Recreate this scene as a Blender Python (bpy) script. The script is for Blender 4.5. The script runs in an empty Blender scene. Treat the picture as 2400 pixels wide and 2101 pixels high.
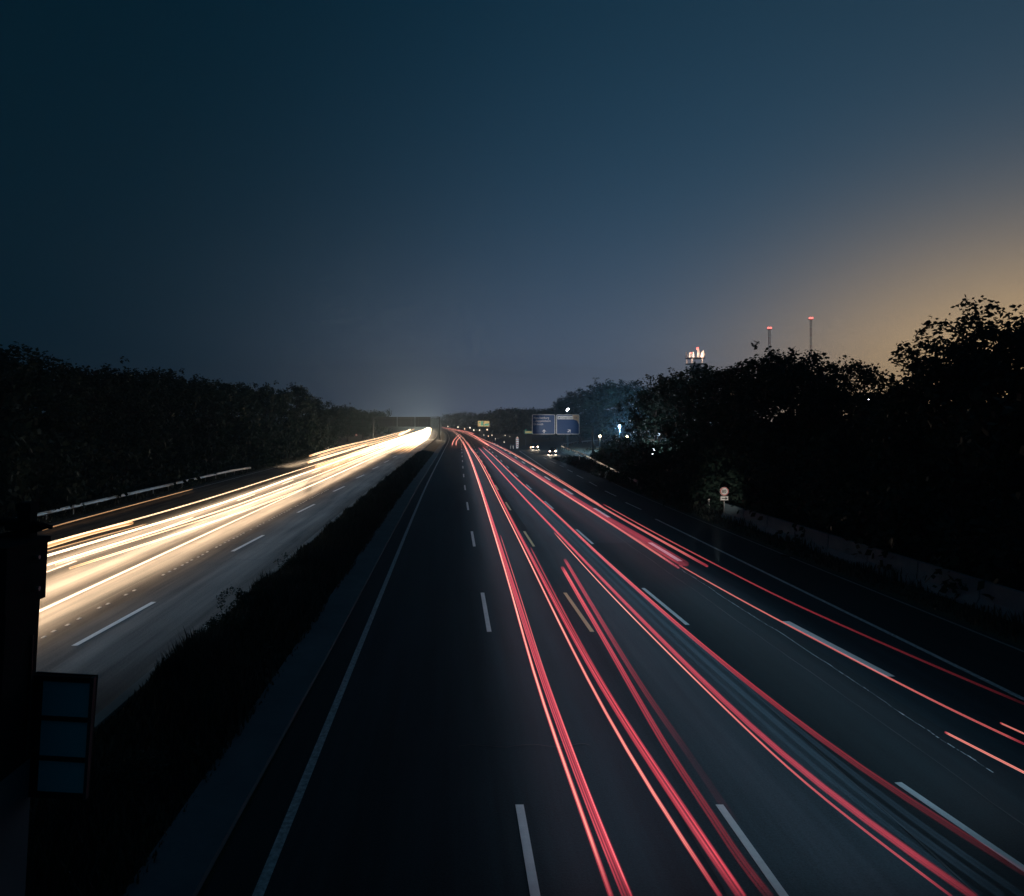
import bpy, math, random
from mathutils import Vector, Matrix

random.seed(7)
R = math.radians
scene = bpy.context.scene
C = scene.collection

# ------------------------------------------------------------------ camera
H = 7.5          # eye height on the motorway bridge
FPX = 1765.0     # focal length in pixels of the 2400 px wide photograph
CX, CY = 1062.0, 985.0
cam_d = bpy.data.cameras.new('camera')
cam_d.sensor_width = 36.0
cam_d.lens = FPX / 2400.0 * 36.0
cam_d.shift_x = (1200.0 - CX) / 2400.0
cam_d.shift_y = -(1050.5 - CY) / 2400.0
cam_d.clip_end = 8000.0
cam_d.clip_start = 0.1
cam = bpy.data.objects.new('camera', cam_d)
cam.location = (0, 0, H)
cam.rotation_euler = (R(90), 0, 0)
C.objects.link(cam)
scene.camera = cam

# ------------------------------------------------------------------ sky and moonlight
world = bpy.data.worlds.new('World')
scene.world = world
world.use_nodes = True
wn, wl = world.node_tree.nodes, world.node_tree.links
wn.clear()
def wmath(op, a, b=None, c=None):
    n = wn.new('ShaderNodeMath'); n.operation = op
    for i, v in enumerate((a, b, c)):
        if v is None: continue
        if isinstance(v, (int, float)): n.inputs[i].default_value = v
        else: wl.new(v, n.inputs[i])
    return n.outputs[0]
def wscale(col, fac):
    n = wn.new('ShaderNodeVectorMath'); n.operation = 'SCALE'
    n.inputs[0].default_value = col
    wl.new(fac, n.inputs['Scale'])
    return n.outputs[0]
def wadd(a, b):
    n = wn.new('ShaderNodeVectorMath'); n.operation = 'ADD'
    wl.new(a, n.inputs[0]); wl.new(b, n.inputs[1])
    return n.outputs[0]
tc = wn.new('ShaderNodeTexCoord')
sp = wn.new('ShaderNodeSeparateXYZ'); wl.new(tc.outputs['Generated'], sp.inputs[0])
az = wmath('MULTIPLY', wmath('ARCTAN2', sp.outputs['X'], sp.outputs['Y']), 180 / math.pi)
el = wmath('MAXIMUM', wmath('MULTIPLY', wmath('ARCSINE', sp.outputs['Z']), 180 / math.pi), 0.0)
def lobe(az0, saz, sel, p=1.0):
    d = wmath('DIVIDE', wmath('SUBTRACT', az, az0), saz)
    a = wmath('EXPONENT', wmath('MULTIPLY', wmath('MULTIPLY', d, d), -1.0))
    e = wmath('POWER', wmath('DIVIDE', el, sel), p)
    b = wmath('EXPONENT', wmath('MULTIPLY', e, -1.0))
    return wmath('MULTIPLY', a, b)
# night sky over a city: faint blue everywhere, light dome of the city low in the right, haze on the horizon
one = wmath('ADD', 0.0, 1.0)
night = wscale((0.0000, 0.0078, 0.0155), one)
dome = wscale((0.048, 0.092, 0.142), lobe(44.0, 33.0, 23.0, 1.3))
glow = wscale((1.00, 0.56, 0.10), lobe(39.5, 15.0, 7.6, 1.6))
band = wscale((0.088, 0.086, 0.122), lobe(8.0, 18.0, 7.5, 1.2))
mid = wscale((0.0015, 0.0165, 0.036), lobe(12.0, 25.0, 36.0, 2.0))
sky = wn.new('ShaderNodeTexSky'); sky.sky_type = 'NISHITA'; sky.sun_disc = False
sky.sun_elevation = R(-8.0); sky.sun_rotation = R(45.0)
skys = wn.new('ShaderNodeVectorMath'); skys.operation = 'SCALE'
wl.new(sky.outputs[0], skys.inputs[0]); skys.inputs['Scale'].default_value = 0.05
tot = wadd(wadd(wadd(wadd(wadd(night, dome), glow), band), mid), skys.outputs[0])
bg = wn.new('ShaderNodeBackground'); bg.inputs['Strength'].default_value = 1.2
wl.new(tot, bg.inputs['Color'])
wo = wn.new('ShaderNodeOutputWorld'); wl.new(bg.outputs[0], wo.inputs['Surface'])

sun_d = bpy.data.lights.new('moonlight', 'SUN'); sun_d.energy = 0.012; sun_d.angle = R(8.0)
sun_d.color = (0.75, 0.88, 1.0)
sun = bpy.data.objects.new('moonlight', sun_d); C.objects.link(sun)
sun.rotation_euler = (R(35), 0, R(-40)); sun.location = (0, 0, 50)

scene.render.engine = 'CYCLES'
scene.cycles.transparent_max_bounces = 40
scene.cycles.max_bounces = 4
scene.cycles.use_adaptive_sampling = True; scene.cycles.adaptive_threshold = 0.02; scene.cycles.adaptive_min_samples = 32
scene.cycles.use_denoising = True
scene.cycles.sample_clamp_indirect = 3.0
vs = scene.view_settings
vs.view_transform = 'Standard'; vs.look = 'None'; vs.gamma = 1.0; vs.exposure = 0.0
vs.use_curve_mapping = False

# ------------------------------------------------------------------ helpers
def at(x, y, z=0.0):
    """ground-plane (or height z) point that the photograph shows at pixel x, y"""
    d = y - CY
    return Vector(((H - z) * (x - CX) / d, FPX * (H - z) / d, z))
def at_depth(x, y, Y):
    return Vector(((x - CX) * Y / FPX, Y, H - (y - CY) * Y / FPX))

_CURVE = [(-60, 0), (0, 0), (80, 0), (160, .6), (276, 1.5), (348, 1.1), (456, -.8), (560, -5), (660, -12), (800, -27), (1000, -58), (1400, -150)]
def herm(tab, Y):
    if Y <= tab[0][0]: return tab[0][1]
    for i in range(len(tab) - 1):
        if Y <= tab[i + 1][0]:
            x0, y0 = tab[i]; x1, y1 = tab[i + 1]
            m0 = (y1 - tab[i - 1][1]) / (x1 - tab[i - 1][0]) if i else (y1 - y0) / (x1 - x0)
            m1 = (tab[i + 2][1] - y0) / (tab[i + 2][0] - x0) if i + 2 < len(tab) else (y1 - y0) / (x1 - x0)
            h = x1 - x0; t = (Y - x0) / h
            return (y0 * (2*t**3 - 3*t**2 + 1) + m0 * h * (t**3 - 2*t**2 + t) + y1 * (-2*t**3 + 3*t**2) + m1 * h * (t**3 - t**2))
    x0, y0 = tab[-2]; x1, y1 = tab[-1]
    return y1 + (y1 - y0) / (x1 - x0) * (Y - x1)
def curve(Y): return herm(_CURVE, Y)

def mat(name, color, rough=.8, metal=0.0, noise=None, bump=0.0, spec=.5, coat=0):
    m = bpy.data.materials.new(name); m.use_nodes = True
    n, l = m.node_tree.nodes, m.node_tree.links
    b = n['Principled BSDF']
    b.inputs['Base Color'].default_value = (*color, 1)
    b.inputs['Roughness'].default_value = rough
    b.inputs['Metallic'].default_value = metal
    b.inputs['Specular IOR Level'].default_value = spec
    if noise:
        sc, amt, col2 = noise
        t = n.new('ShaderNodeTexCoord')
        a = n.new('ShaderNodeTexNoise'); a.inputs['Scale'].default_value = sc; a.inputs['Detail'].default_value = 6
        a.inputs['Roughness'].default_value = .7
        l.new(t.outputs['Object'], a.inputs['Vector'])
        r = n.new('ShaderNodeValToRGB'); r.color_ramp.elements[0].position = .5 - amt; r.color_ramp.elements[1].position = .5 + amt
        r.color_ramp.elements[0].color = (*color, 1); r.color_ramp.elements[1].color = (*col2, 1)
        l.new(a.outputs['Fac'], r.inputs[0]); l.new(r.outputs[0], b.inputs['Base Color'])
        if bump:
            bp = n.new('ShaderNodeBump'); bp.inputs['Strength'].default_value = bump; bp.inputs['Distance'].default_value = .02
            a2 = n.new('ShaderNodeTexNoise'); a2.inputs['Scale'].default_value = sc * 9; a2.inputs['Detail'].default_value = 3
            l.new(t.outputs['Object'], a2.inputs['Vector'])
            l.new(a2.outputs['Fac'], bp.inputs['Height']); l.new(bp.outputs[0], b.inputs['Normal'])
    return m
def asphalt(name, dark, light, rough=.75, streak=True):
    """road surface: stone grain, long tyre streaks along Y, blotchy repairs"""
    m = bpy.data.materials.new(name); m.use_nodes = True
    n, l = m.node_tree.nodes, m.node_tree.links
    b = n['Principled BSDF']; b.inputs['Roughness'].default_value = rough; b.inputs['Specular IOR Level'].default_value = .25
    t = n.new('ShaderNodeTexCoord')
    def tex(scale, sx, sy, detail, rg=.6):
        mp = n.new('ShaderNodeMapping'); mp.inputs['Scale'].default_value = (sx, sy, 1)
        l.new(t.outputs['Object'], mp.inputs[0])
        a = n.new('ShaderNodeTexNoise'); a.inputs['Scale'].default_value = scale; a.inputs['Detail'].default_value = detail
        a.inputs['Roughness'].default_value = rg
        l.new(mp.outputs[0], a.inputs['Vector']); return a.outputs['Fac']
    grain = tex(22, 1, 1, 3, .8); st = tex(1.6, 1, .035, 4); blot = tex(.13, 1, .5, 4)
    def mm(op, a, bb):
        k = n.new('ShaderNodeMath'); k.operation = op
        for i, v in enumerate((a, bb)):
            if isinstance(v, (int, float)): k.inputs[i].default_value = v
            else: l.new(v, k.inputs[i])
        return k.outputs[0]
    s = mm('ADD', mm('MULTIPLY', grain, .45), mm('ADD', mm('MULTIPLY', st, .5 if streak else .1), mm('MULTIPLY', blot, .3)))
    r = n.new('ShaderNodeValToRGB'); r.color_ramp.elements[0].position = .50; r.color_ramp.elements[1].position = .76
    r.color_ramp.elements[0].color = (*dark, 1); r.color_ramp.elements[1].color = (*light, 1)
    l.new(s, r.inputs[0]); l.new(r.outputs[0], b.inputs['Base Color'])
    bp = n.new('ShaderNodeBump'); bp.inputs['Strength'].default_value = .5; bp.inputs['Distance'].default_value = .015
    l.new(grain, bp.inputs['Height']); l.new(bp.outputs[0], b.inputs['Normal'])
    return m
def emit(name, color, strength):
    m = bpy.data.materials.new(name); m.use_nodes = True
    b = m.node_tree.nodes['Principled BSDF']
    b.inputs['Base Color'].default_value = (*[min(1, c) for c in color], 1)
    b.inputs['Emission Color'].default_value = (*color, 1)
    b.inputs['Emission Strength'].default_value = strength
    return m

def meshobj(name, verts, faces, material, parent=None, smooth=False, mats=None, midx=None):
    me = bpy.data.meshes.new(name); me.from_pydata([tuple(v) for v in verts], [], faces)
    if mats:
        for m_ in mats: me.materials.append(m_)
    elif material: me.materials.append(material)
    if midx: me.polygons.foreach_set('material_index', midx)
    if smooth: me.polygons.foreach_set('use_smooth', [True] * len(me.polygons))
    me.update()
    o = bpy.data.objects.new(name, me); C.objects.link(o)
    if parent: o.parent = parent
    return o
def empty(name, loc=(0, 0, 0), rz=0):
    o = bpy.data.objects.new(name, None); C.objects.link(o); o.location = loc; o.rotation_euler = (0, 0, rz)
    o.empty_display_size = .3
    return o
def tag(o, label=None, cat=None, group=None, kind=None):
    if label: o['label'] = label
    if cat: o['category'] = cat
    if group: o['group'] = group
    if kind: o['kind'] = kind
    return o
class MB:
    def __init__(s): s.v = []; s.f = []; s.m = []
    def add(s, vs_, fs, mi=0):
        k = len(s.v); s.v += [tuple(p) for p in vs_]; s.f += [tuple(i + k for i in f) for f in fs]; s.m += [mi] * len(fs); return s
    def box(s, c, size, rot=None, mi=0, taper=1.0):
        hx, hy, hz = [a / 2 for a in size]
        p = [Vector((x * (taper if z > 0 else 1), y * (taper if z > 0 else 1), z)) for z in (-hz, hz) for x, y in ((-hx, -hy), (hx, -hy), (hx, hy), (-hx, hy))]
        if rot: p = [rot @ q for q in p]
        p = [q + Vector(c) for q in p]
        return s.add(p, [(3, 2, 1, 0), (4, 5, 6, 7), (0, 1, 5, 4), (1, 2, 6, 5), (2, 3, 7, 6), (3, 0, 4, 7)], mi)
    def tube(s, pts, rad, seg=8, mi=0, cap=True):
        pts = [Vector(p) for p in pts]
        if not isinstance(rad, (list, tuple)): rad = [rad] * len(pts)
        ring = []
        for i, p in enumerate(pts):
            d = (pts[min(i + 1, len(pts) - 1)] - pts[max(i - 1, 0)]).normalized()
            u = d.cross(Vector((0, 0, 1)) if abs(d.z) < .95 else Vector((1, 0, 0))).normalized(); w = d.cross(u)
            ring.append([p + (u * math.cos(a) + w * math.sin(a)) * rad[i] for a in [2 * math.pi * k / seg for k in range(seg)]])
        vs_ = [q for r_ in ring for q in r_]; fs = []
        for i in range(len(pts) - 1):
            for k in range(seg):
                a, b = i * seg + k, i * seg + (k + 1) % seg
                fs.append((a, b, b + seg, a + seg))
        if cap:
            fs.append(tuple(range(seg - 1, -1, -1))); fs.append(tuple((len(pts) - 1) * seg + k for k in range(seg)))
        return s.add(vs_, fs, mi)
    def disc(s, c, r, t, seg=28, mi=0):
        """disc facing -Y, thickness t"""
        c = Vector(c)
        a = [c + Vector((math.cos(q) * r, -t / 2, math.sin(q) * r)) for q in [2 * math.pi * k / seg for k in range(seg)]]
        b = [p + Vector((0, t, 0)) for p in a]
        fs = [tuple(range(seg)), tuple(range(2 * seg - 1, seg - 1, -1))] + [(k, k + seg, (k + 1) % seg + seg, (k + 1) % seg) for k in range(seg)]
        return s.add(a + b, fs, mi)
    def build(s, name, material, parent=None, smooth=False, mats=None):
        return meshobj(name, s.v, s.f, material, parent, smooth, mats, s.m if mats else None)

def frange(a, b, st):
    n_ = max(1, int(math.ceil((b - a) / st)))
    return [a + (b - a) * i / n_ for i in range(n_ + 1)]
def val(f, Y): return f(Y) if callable(f) else f
def ribbon(name, x0, x1, Y0, Y1, z, material, parent=None, step=6.0, follow=True, thick=0.0):
    """strip of surface between two X positions (numbers or functions of Y) along the road"""
    ys = frange(Y0, Y1, step); v = []; f = []
    for y in ys:
        c = curve(y) if follow else 0
        v += [(val(x0, y) + c, y, z), (val(x1, y) + c, y, z)]
    for i in range(len(ys) - 1): f.append((2*i, 2*i+1, 2*i+3, 2*i+2))
    if thick:
        k = len(v); v += [(p[0], p[1], p[2] - thick) for p in v]
        n_ = len(ys)
        for i in range(n_ - 1):
            f.append((2*i, 2*i+2, k+2*i+2, k+2*i)); f.append((2*i+3, 2*i+1, k+2*i+1, k+2*i+3))
        f.append((1, 0, k, k+1)); f.append((2*n_-2, 2*n_-1, k+2*n_-1, k+2*n_-2))
    return meshobj(name, v, f, material, parent)

# ------------------------------------------------------------------ materials
M = {}
M['ground'] = mat('dark_verge_soil', (.035, .04, .022), .95, noise=(.6, .2, (.06, .06, .035)), bump=.4)
M['asphalt'] = asphalt('asphalt', (.005, .012, .017), (.020, .040, .051), .66)
M['asphalt_dark'] = asphalt('fresh_asphalt', (.004, .009, .012), (.015, .026, .032), .7)
M['asphalt_pale'] = asphalt('worn_asphalt', (.014, .028, .035), (.052, .078, .090), .68)
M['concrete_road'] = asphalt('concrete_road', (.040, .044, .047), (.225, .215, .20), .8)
M['tar'] = mat('tar_seam', (.012, .012, .013), .5)
M['paint'] = mat('road_paint', (.68, .68, .67), .7, noise=(3.5, .22, (.86, .86, .85)), bump=.3)  # lighter than the edge line paint: headlight shine put into the colour
M['paint_dim'] = mat('dim_worn_road_paint', (.30, .34, .36), .8, noise=(9, .14, (.74, .78, .8)), bump=.8)  # darker than the dashes, whose paint carries headlight shine; mottled by wear
M['paint_warm_lit'] = mat('warm_lit_road_paint', (.80, .62, .3), .7, noise=(5, .25, (.86, .72, .42)))  # yellow tint is reddish trail light put into the paint colour
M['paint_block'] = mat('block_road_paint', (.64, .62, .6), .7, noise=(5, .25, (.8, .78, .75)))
M['concrete'] = mat('concrete', (.2, .2, .19), .9, noise=(1.2, .25, (.32, .31, .29)), bump=.3)
M['kerb_concrete'] = mat('kerb_concrete', (.09, .125, .145), .95, noise=(.8, .25, (.15, .19, .21)), bump=.3, spec=.2)
M['dirty_concrete'] = mat('dirty_concrete', (.11, .18, .21), .95, noise=(1.2, .25, (.17, .25, .28)), bump=.3, spec=.2)
M['steel'] = mat('galvanised_steel', (.45, .46, .47), .45, .85, noise=(2, .3, (.32, .33, .34)))
M['grey_steel'] = mat('grey_painted_steel', (.04, .055, .065), .6, .2)
M['dark_steel'] = mat('dark_painted_steel', (.016, .02, .024), .9, 0, spec=.15)
M['bark'] = mat('bark', (.035, .028, .022), .95, noise=(3, .25, (.07, .055, .042)), bump=.6)
M['white_plastic'] = mat('white_plastic', (.8, .8, .78), .5)
M['black_plastic'] = mat('black_plastic', (.015, .015, .017), .5)
M['sign_blue'] = mat('blue_sign_sheeting', (.003, .05, .17), .4)
M['sign_white'] = mat('white_sign_sheeting', (.82, .82, .8), .4)
M['sign_black'] = mat('black_sign_print', (.012, .012, .014), .5)
M['sign_red'] = mat('red_sign_print', (.6, .025, .03), .4)
M['sign_tan'] = mat('peeled_lit_tan', (.62, .42, .24), .7, noise=(4, .2, (.75, .58, .4)))  # tan is reflected light put into the colour of the torn sheeting
M['sign_yellow'] = mat('yellow_sign_sheeting', (.8, .6, .2), .4)
M['sign_green'] = mat('green_sign_print', (.04, .45, .3), .4)
def leafmat(name, c0, c1):
    m = bpy.data.materials.new(name); m.use_nodes = True
    n, l = m.node_tree.nodes, m.node_tree.links
    b = n['Principled BSDF']; b.inputs['Roughness'].default_value = .65
    b.inputs['Specular IOR Level'].default_value = .3
    g = n.new('ShaderNodeNewGeometry'); r = n.new('ShaderNodeValToRGB')
    r.color_ramp.elements[0].color = (*c0, 1); r.color_ramp.elements[1].color = (*c1, 1)
    l.new(g.outputs['Random Per Island'], r.inputs[0]); l.new(r.outputs[0], b.inputs['Base Color'])
    tr = n.new('ShaderNodeBsdfTranslucent'); l.new(r.outputs[0], tr.inputs['Color'])
    mx = n.new('ShaderNodeMixShader'); mx.inputs[0].default_value = .25
    l.new(b.outputs[0], mx.inputs[1]); l.new(tr.outputs[0], mx.inputs[2])
    l.new(mx.outputs[0], n['Material Output'].inputs['Surface'])
    return m
M['leaf'] = leafmat('leaf_green', (.010, .028, .020), (.026, .050, .036))
M['grass'] = leafmat('dry_grass', (.018, .028, .022), (.04, .052, .042))

# ------------------------------------------------------------------ ground and roads
ground = meshobj('ground', [(-900, -60, -.02), (900, -60, -.02), (900, 1500, -.02), (-900, 1500, -.02)], [(0, 1, 2, 3)], M['ground'])
tag(ground, kind='structure')

YFAR = 1150
outer = [(-60, 18.8), (0, 18.8), (70, 18.8), (90, 19.4), (128, 22.6), (160, 24.6), (187, 26.6)]
road = ribbon('road', -3.95, lambda y: 17.0, -40, YFAR, .0, M['asphalt']); tag(road, kind='structure')
meshless = ribbon('exit_lane', 16.9, lambda y: herm(outer, y), -40, 187, -.004, M['asphalt_dark'], follow=False); tag(meshless, kind='structure')
# ramp swinging away to the right behind the gore
rl = [(16.4, 180), (17.5, 200), (21, 225), (28, 252), (40, 278), (58, 296), (90, 310)]
rr = [(26.2, 180), (27.6, 200), (31, 219), (38, 240), (49, 260), (64, 278), (93, 296)]
v = []; f = []
for a_, b_ in zip(rl, rr): v += [(a_[0], a_[1], -.008), (b_[0], b_[1], -.008)]
for i in range(len(rl) - 1): f.append((2*i, 2*i+1, 2*i+3, 2*i+2))
tag(meshobj('exit_ramp', v, f, M['asphalt_dark']), kind='structure')

# strips of differing surfacing laid on the carriageway
ribbon('asphalt_lane', 4.35, 8.25, 4, 51, .004, M['asphalt_pale'], road)
ribbon('asphalt_lane', 5.12, 8.25, 51, 300, .004, M['asphalt_pale'], road)
ribbon('asphalt_patch', 4.3, 5.12, 51.05, 118, .008, M['asphalt_dark'], road)
ribbon('asphalt_lane', -3.95, -3.2, 4, 300, .004, M['asphalt_dark'], road)
ribbon('asphalt_lane', 8.25, 11.9, 4, 46, .004, M['asphalt_dark'], road)
ribbon('asphalt_lane', 15.5, 16.95, 4, 90, .004, M['asphalt_dark'], road, follow=False)
# tar-filled seams along the lanes, wandering
def seam(x, Y0, Y1, w, amp, seed):
    rnd = random.Random(seed)
    ys = frange(Y0, Y1, .7); v = []; f = []
    o_ = 0
    for y in ys:
        o_ = o_ * .8 + rnd.uniform(-amp, amp); ww = w * rnd.uniform(.4, 1.3)
        c = curve(y)
        v += [(x + c + o_ - ww / 2, y, .012), (x + c + o_ + ww / 2, y, .012)]
    for i in range(len(ys) - 1): f.append((2*i, 2*i+1, 2*i+3, 2*i+2))
    return meshobj('tar_seam', v, f, M['tar'], road)
seam(4.33, 8, 60, .05, .012, 1); seam(8.27, 8, 60, .04, .012, 2); seam(10.6, 12, 60, .03, .03, 3)
# pale scuffed seam in the right lane
def scuff(x, Y0, Y1, w, amp, seed, material):
    rnd = random.Random(seed); v = []; f = []; y = Y0; o_ = 0
    while y < Y1:
        ln = rnd.uniform(.06, .3); o_ = o_ * .9 + rnd.uniform(-amp, amp) * .35; ww = w * rnd.uniform(.2, 1.2); k = len(v)
        v += [(x + o_, y, .0125), (x + o_ + ww, y, .0125), (x + o_ + ww * .8, y + ln, .0125), (x + o_ + ww * .1, y + ln, .0125)]
        f.append((k, k+1, k+2, k+3)); y += ln + rnd.uniform(0, .08)
    return meshobj('scuffed_seam', v, f, material, road)
scuff(11.45, 16, 42, .035, .05, 5, M['paint_dim'])
# hairline crack across the lane
cr = []; rnd = random.Random(4)
for i in range(26):
    x = at(1075, 1745).x + (at(1390, 1762).x - at(1075, 1745).x) * i / 25
    cr.append((x, 17.3 + math.sin(i * .6) * .08 + rnd.uniform(-.04, .04), .0125))
v = []; f = []
for p in cr: v += [p, (p[0], p[1] + .035, p[2])]
for i in range(len(cr) - 1): f.append((2*i, 2*i+2, 2*i+3, 2*i+1))
meshobj('crack', v, f, M['tar'], road)

# painted lines: edge line, four rows of lane dashes
ribbon('edge_line', -3.16, -2.98, 4, 700, .0165, M['paint_dim'], road, step=4)
def quad_dash(name, p0, p1, w, material, parent, z=.0165):
    d = Vector((p1[0] - p0[0], p1[1] - p0[1], 0)).normalized(); u = Vector((d.y, -d.x, 0)) * (w / 2)
    a, b = Vector((p0[0], p0[1], z)), Vector((p1[0], p1[1], z))
    t = Vector((0, 0, .012))
    vs_ = [a - u, a + u, b + u, b - u] ; vs_ += [p - t for p in vs_]
    return meshobj(name, vs_, [(0, 1, 2, 3), (0, 4, 5, 1), (1, 5, 6, 2), (2, 6, 7, 3), (3, 7, 4, 0)], material, parent)
rows = [
    ([(0, 1.30), (400, 1.30)], .16, M['paint']),
    ([(0, 5.25), (14, 5.2), (30, 4.9), (60, 4.83), (400, 4.83)], .145, M['paint_warm_lit']),
    ([(0, 10.2), (12.5, 9.72), (15.6, 9.2), (27, 8.62), (34, 8.5), (400, 8.4)], .15, M['paint']),
    ([(0, 13.2), (22, 12.8), (28, 12.4), (40, 12.1), (80, 12.05), (400, 12.05)], .26, M['paint_block']),
]
for ri, (tab, w, mm) in enumerate(rows):
    k = 0
    while True:
        far = 14.66 + 18 * k + (0 if ri < 2 else (.9 if ri == 2 else -4.4 if False else .0))
        if ri == 3: far = 28.0 + 18 * (k - 1) + .0
        near = far - 6.0
        if far > 420: break
        k += 1
        if far < 7: continue
        near = max(near, 5)
        m_ = mm
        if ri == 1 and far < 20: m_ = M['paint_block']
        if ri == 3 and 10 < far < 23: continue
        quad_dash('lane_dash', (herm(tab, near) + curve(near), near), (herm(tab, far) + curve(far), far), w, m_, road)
ribbon('edge_line', 15.22, 15.40, 4, 57, .0165, M['paint_dim'], road, step=4, follow=False)
# gore line between main carriageway and exit lane, dashes of the exit lane
g0, g1 = at(1311, 1122), at(1220, 1059)
quad_dash('edge_line', (13.7, 97), (14.9, 138), .17, M['paint_dim'], road); quad_dash('edge_line', (14.9, 138.01), (16.1, 182), .17, M['paint_dim'], road)
for (a, b) in [((1503, 1195), (1466, 1178)), ((1444, 1163.5), (1418, 1151)), ((1399, 1140), (1381, 1130)), ((1367, 1121.6), (1352, 1114)),
               ((1342, 1107), (1330, 1101)), ((1321, 1095), (1312, 1091)), ((1304, 1086.6), (1290, 1080.6)), ((1281, 1076), (1274, 1073))]:
    p, q = at(*a), at(*b); quad_dash('lane_dash', p, q, .16, M['paint_dim'], meshless, .006)
v = []; f = []
for y in frange(6, 187, 5): v += [(herm(outer, y) - .35, y, .004), (herm(outer, y) - .22, y, .004)]
for i in range(len(v) // 2 - 1): f.append((2*i, 2*i+1, 2*i+3, 2*i+2))
meshobj('gutter_line', v, f, M['concrete'], meshless)
# kerb strip at the median, raised concrete
kerb = ribbon('kerb', -5.15, lambda y: herm([(0, -4.06), (12, -4.05), (26, -3.95), (400, -3.95)], y), -20, 500, .11, M['kerb_concrete'], step=5, thick=.13)
tag(kerb, kind='structure')
# oncoming carriageway
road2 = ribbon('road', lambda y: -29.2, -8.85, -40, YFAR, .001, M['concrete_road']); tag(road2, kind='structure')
ribbon('kerb_stone', -8.95, -8.62, -20, 500, .1, M['concrete'], road2, step=5, thick=.12)
for k in range(24):
    far = 36.2 + 18 * k - 5.2; near = far - 6
    quad_dash('lane_dash', (-12.55 + curve(near), near), (-12.3 + curve(far), far), .2, M['paint'], road2)
for k in range(-1, 22):
    far = 40 + 18 * k; near = far - 6
    quad_dash('lane_dash', (-20.0 + curve(near), near), (-20.0 + curve(far), far), .16, M['paint'], road2)
ribbon('edge_line', -16.3, -16.08, 20, 420, .0165, M['paint'], road2)
ribbon('edge_line', -28.35, -28.15, 30, 420, .0165, M['paint'], road2)
rnd = random.Random(12)
for k in range(70):   # raised studs beside the seam
    y = 26 + k * .8 + rnd.uniform(-.1, .1); x = -14.15 + .012 * (y - 26) + rnd.uniform(-.04, .04)
    if rnd.random() < .2: continue
    m_ = MB(); m_.box((x, y, .014), (.11, .24, .02), taper=.7); m_.build('road_stud', M['paint'], road2)
seam2 = ribbon('joint_line', -14.5, -14.46, 20, 300, .006, M['tar'], road2)
for yy, w_ in ((at(600, 1275).y, .16), (at(500, 1313.5).y, .14), (at(690, 1172).y, .2), (at(880, 1119).y, .25)):
    ribbon('expansion_joint', -16.05, -8.96, yy, yy + w_, .006, M['tar'], road2, step=1)

# ------------------------------------------------------------------ light streaks of the passing traffic
def streakmat(name, lo, hi, strength):
    """glowing streak: adds its light to what lies behind it, brighter in its core"""
    m = bpy.data.materials.new(name); m.use_nodes = True
    n, l = m.node_tree.nodes, m.node_tree.links
    n.remove(n['Principled BSDF'])
    a = n.new('ShaderNodeAttribute'); a.attribute_name = 'glow'
    r = n.new('ShaderNodeValToRGB')
    r.color_ramp.elements[0].color = (*lo, 1); r.color_ramp.elements[0].position = .25
    r.color_ramp.elements[1].color = (*hi, 1); r.color_ramp.elements[1].position = 1.0
    l.new(a.outputs['Fac'], r.inputs[0])
    e = n.new('ShaderNodeEmission'); l.new(r.outputs[0], e.inputs['Color'])
    k = n.new('ShaderNodeMath'); k.operation = 'MULTIPLY'; k.inputs[1].default_value = strength
    l.new(a.outputs['Fac'], k.inputs[0]); l.new(k.outputs[0], e.inputs['Strength'])
    t = n.new('ShaderNodeBsdfTransparent'); s = n.new('ShaderNodeAddShader')
    l.new(e.outputs[0], s.inputs[0]); l.new(t.outputs[0], s.inputs[1])
    l.new(s.outputs[0], n['Material Output'].inputs['Surface'])
    return m
M['red'] = streakmat('tail_light_glow', (1.0, .085, .13), (1.0, .46, .33), .92)
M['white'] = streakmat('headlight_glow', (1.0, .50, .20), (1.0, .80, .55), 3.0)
for k_ in ('red',): M[k_].cycles.emission_sampling = 'NONE'
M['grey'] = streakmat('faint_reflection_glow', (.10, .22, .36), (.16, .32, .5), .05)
US = [-1, -.78, -.55, -.34, -.16, 0, .16, .34, .55, .78, 1]
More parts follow.
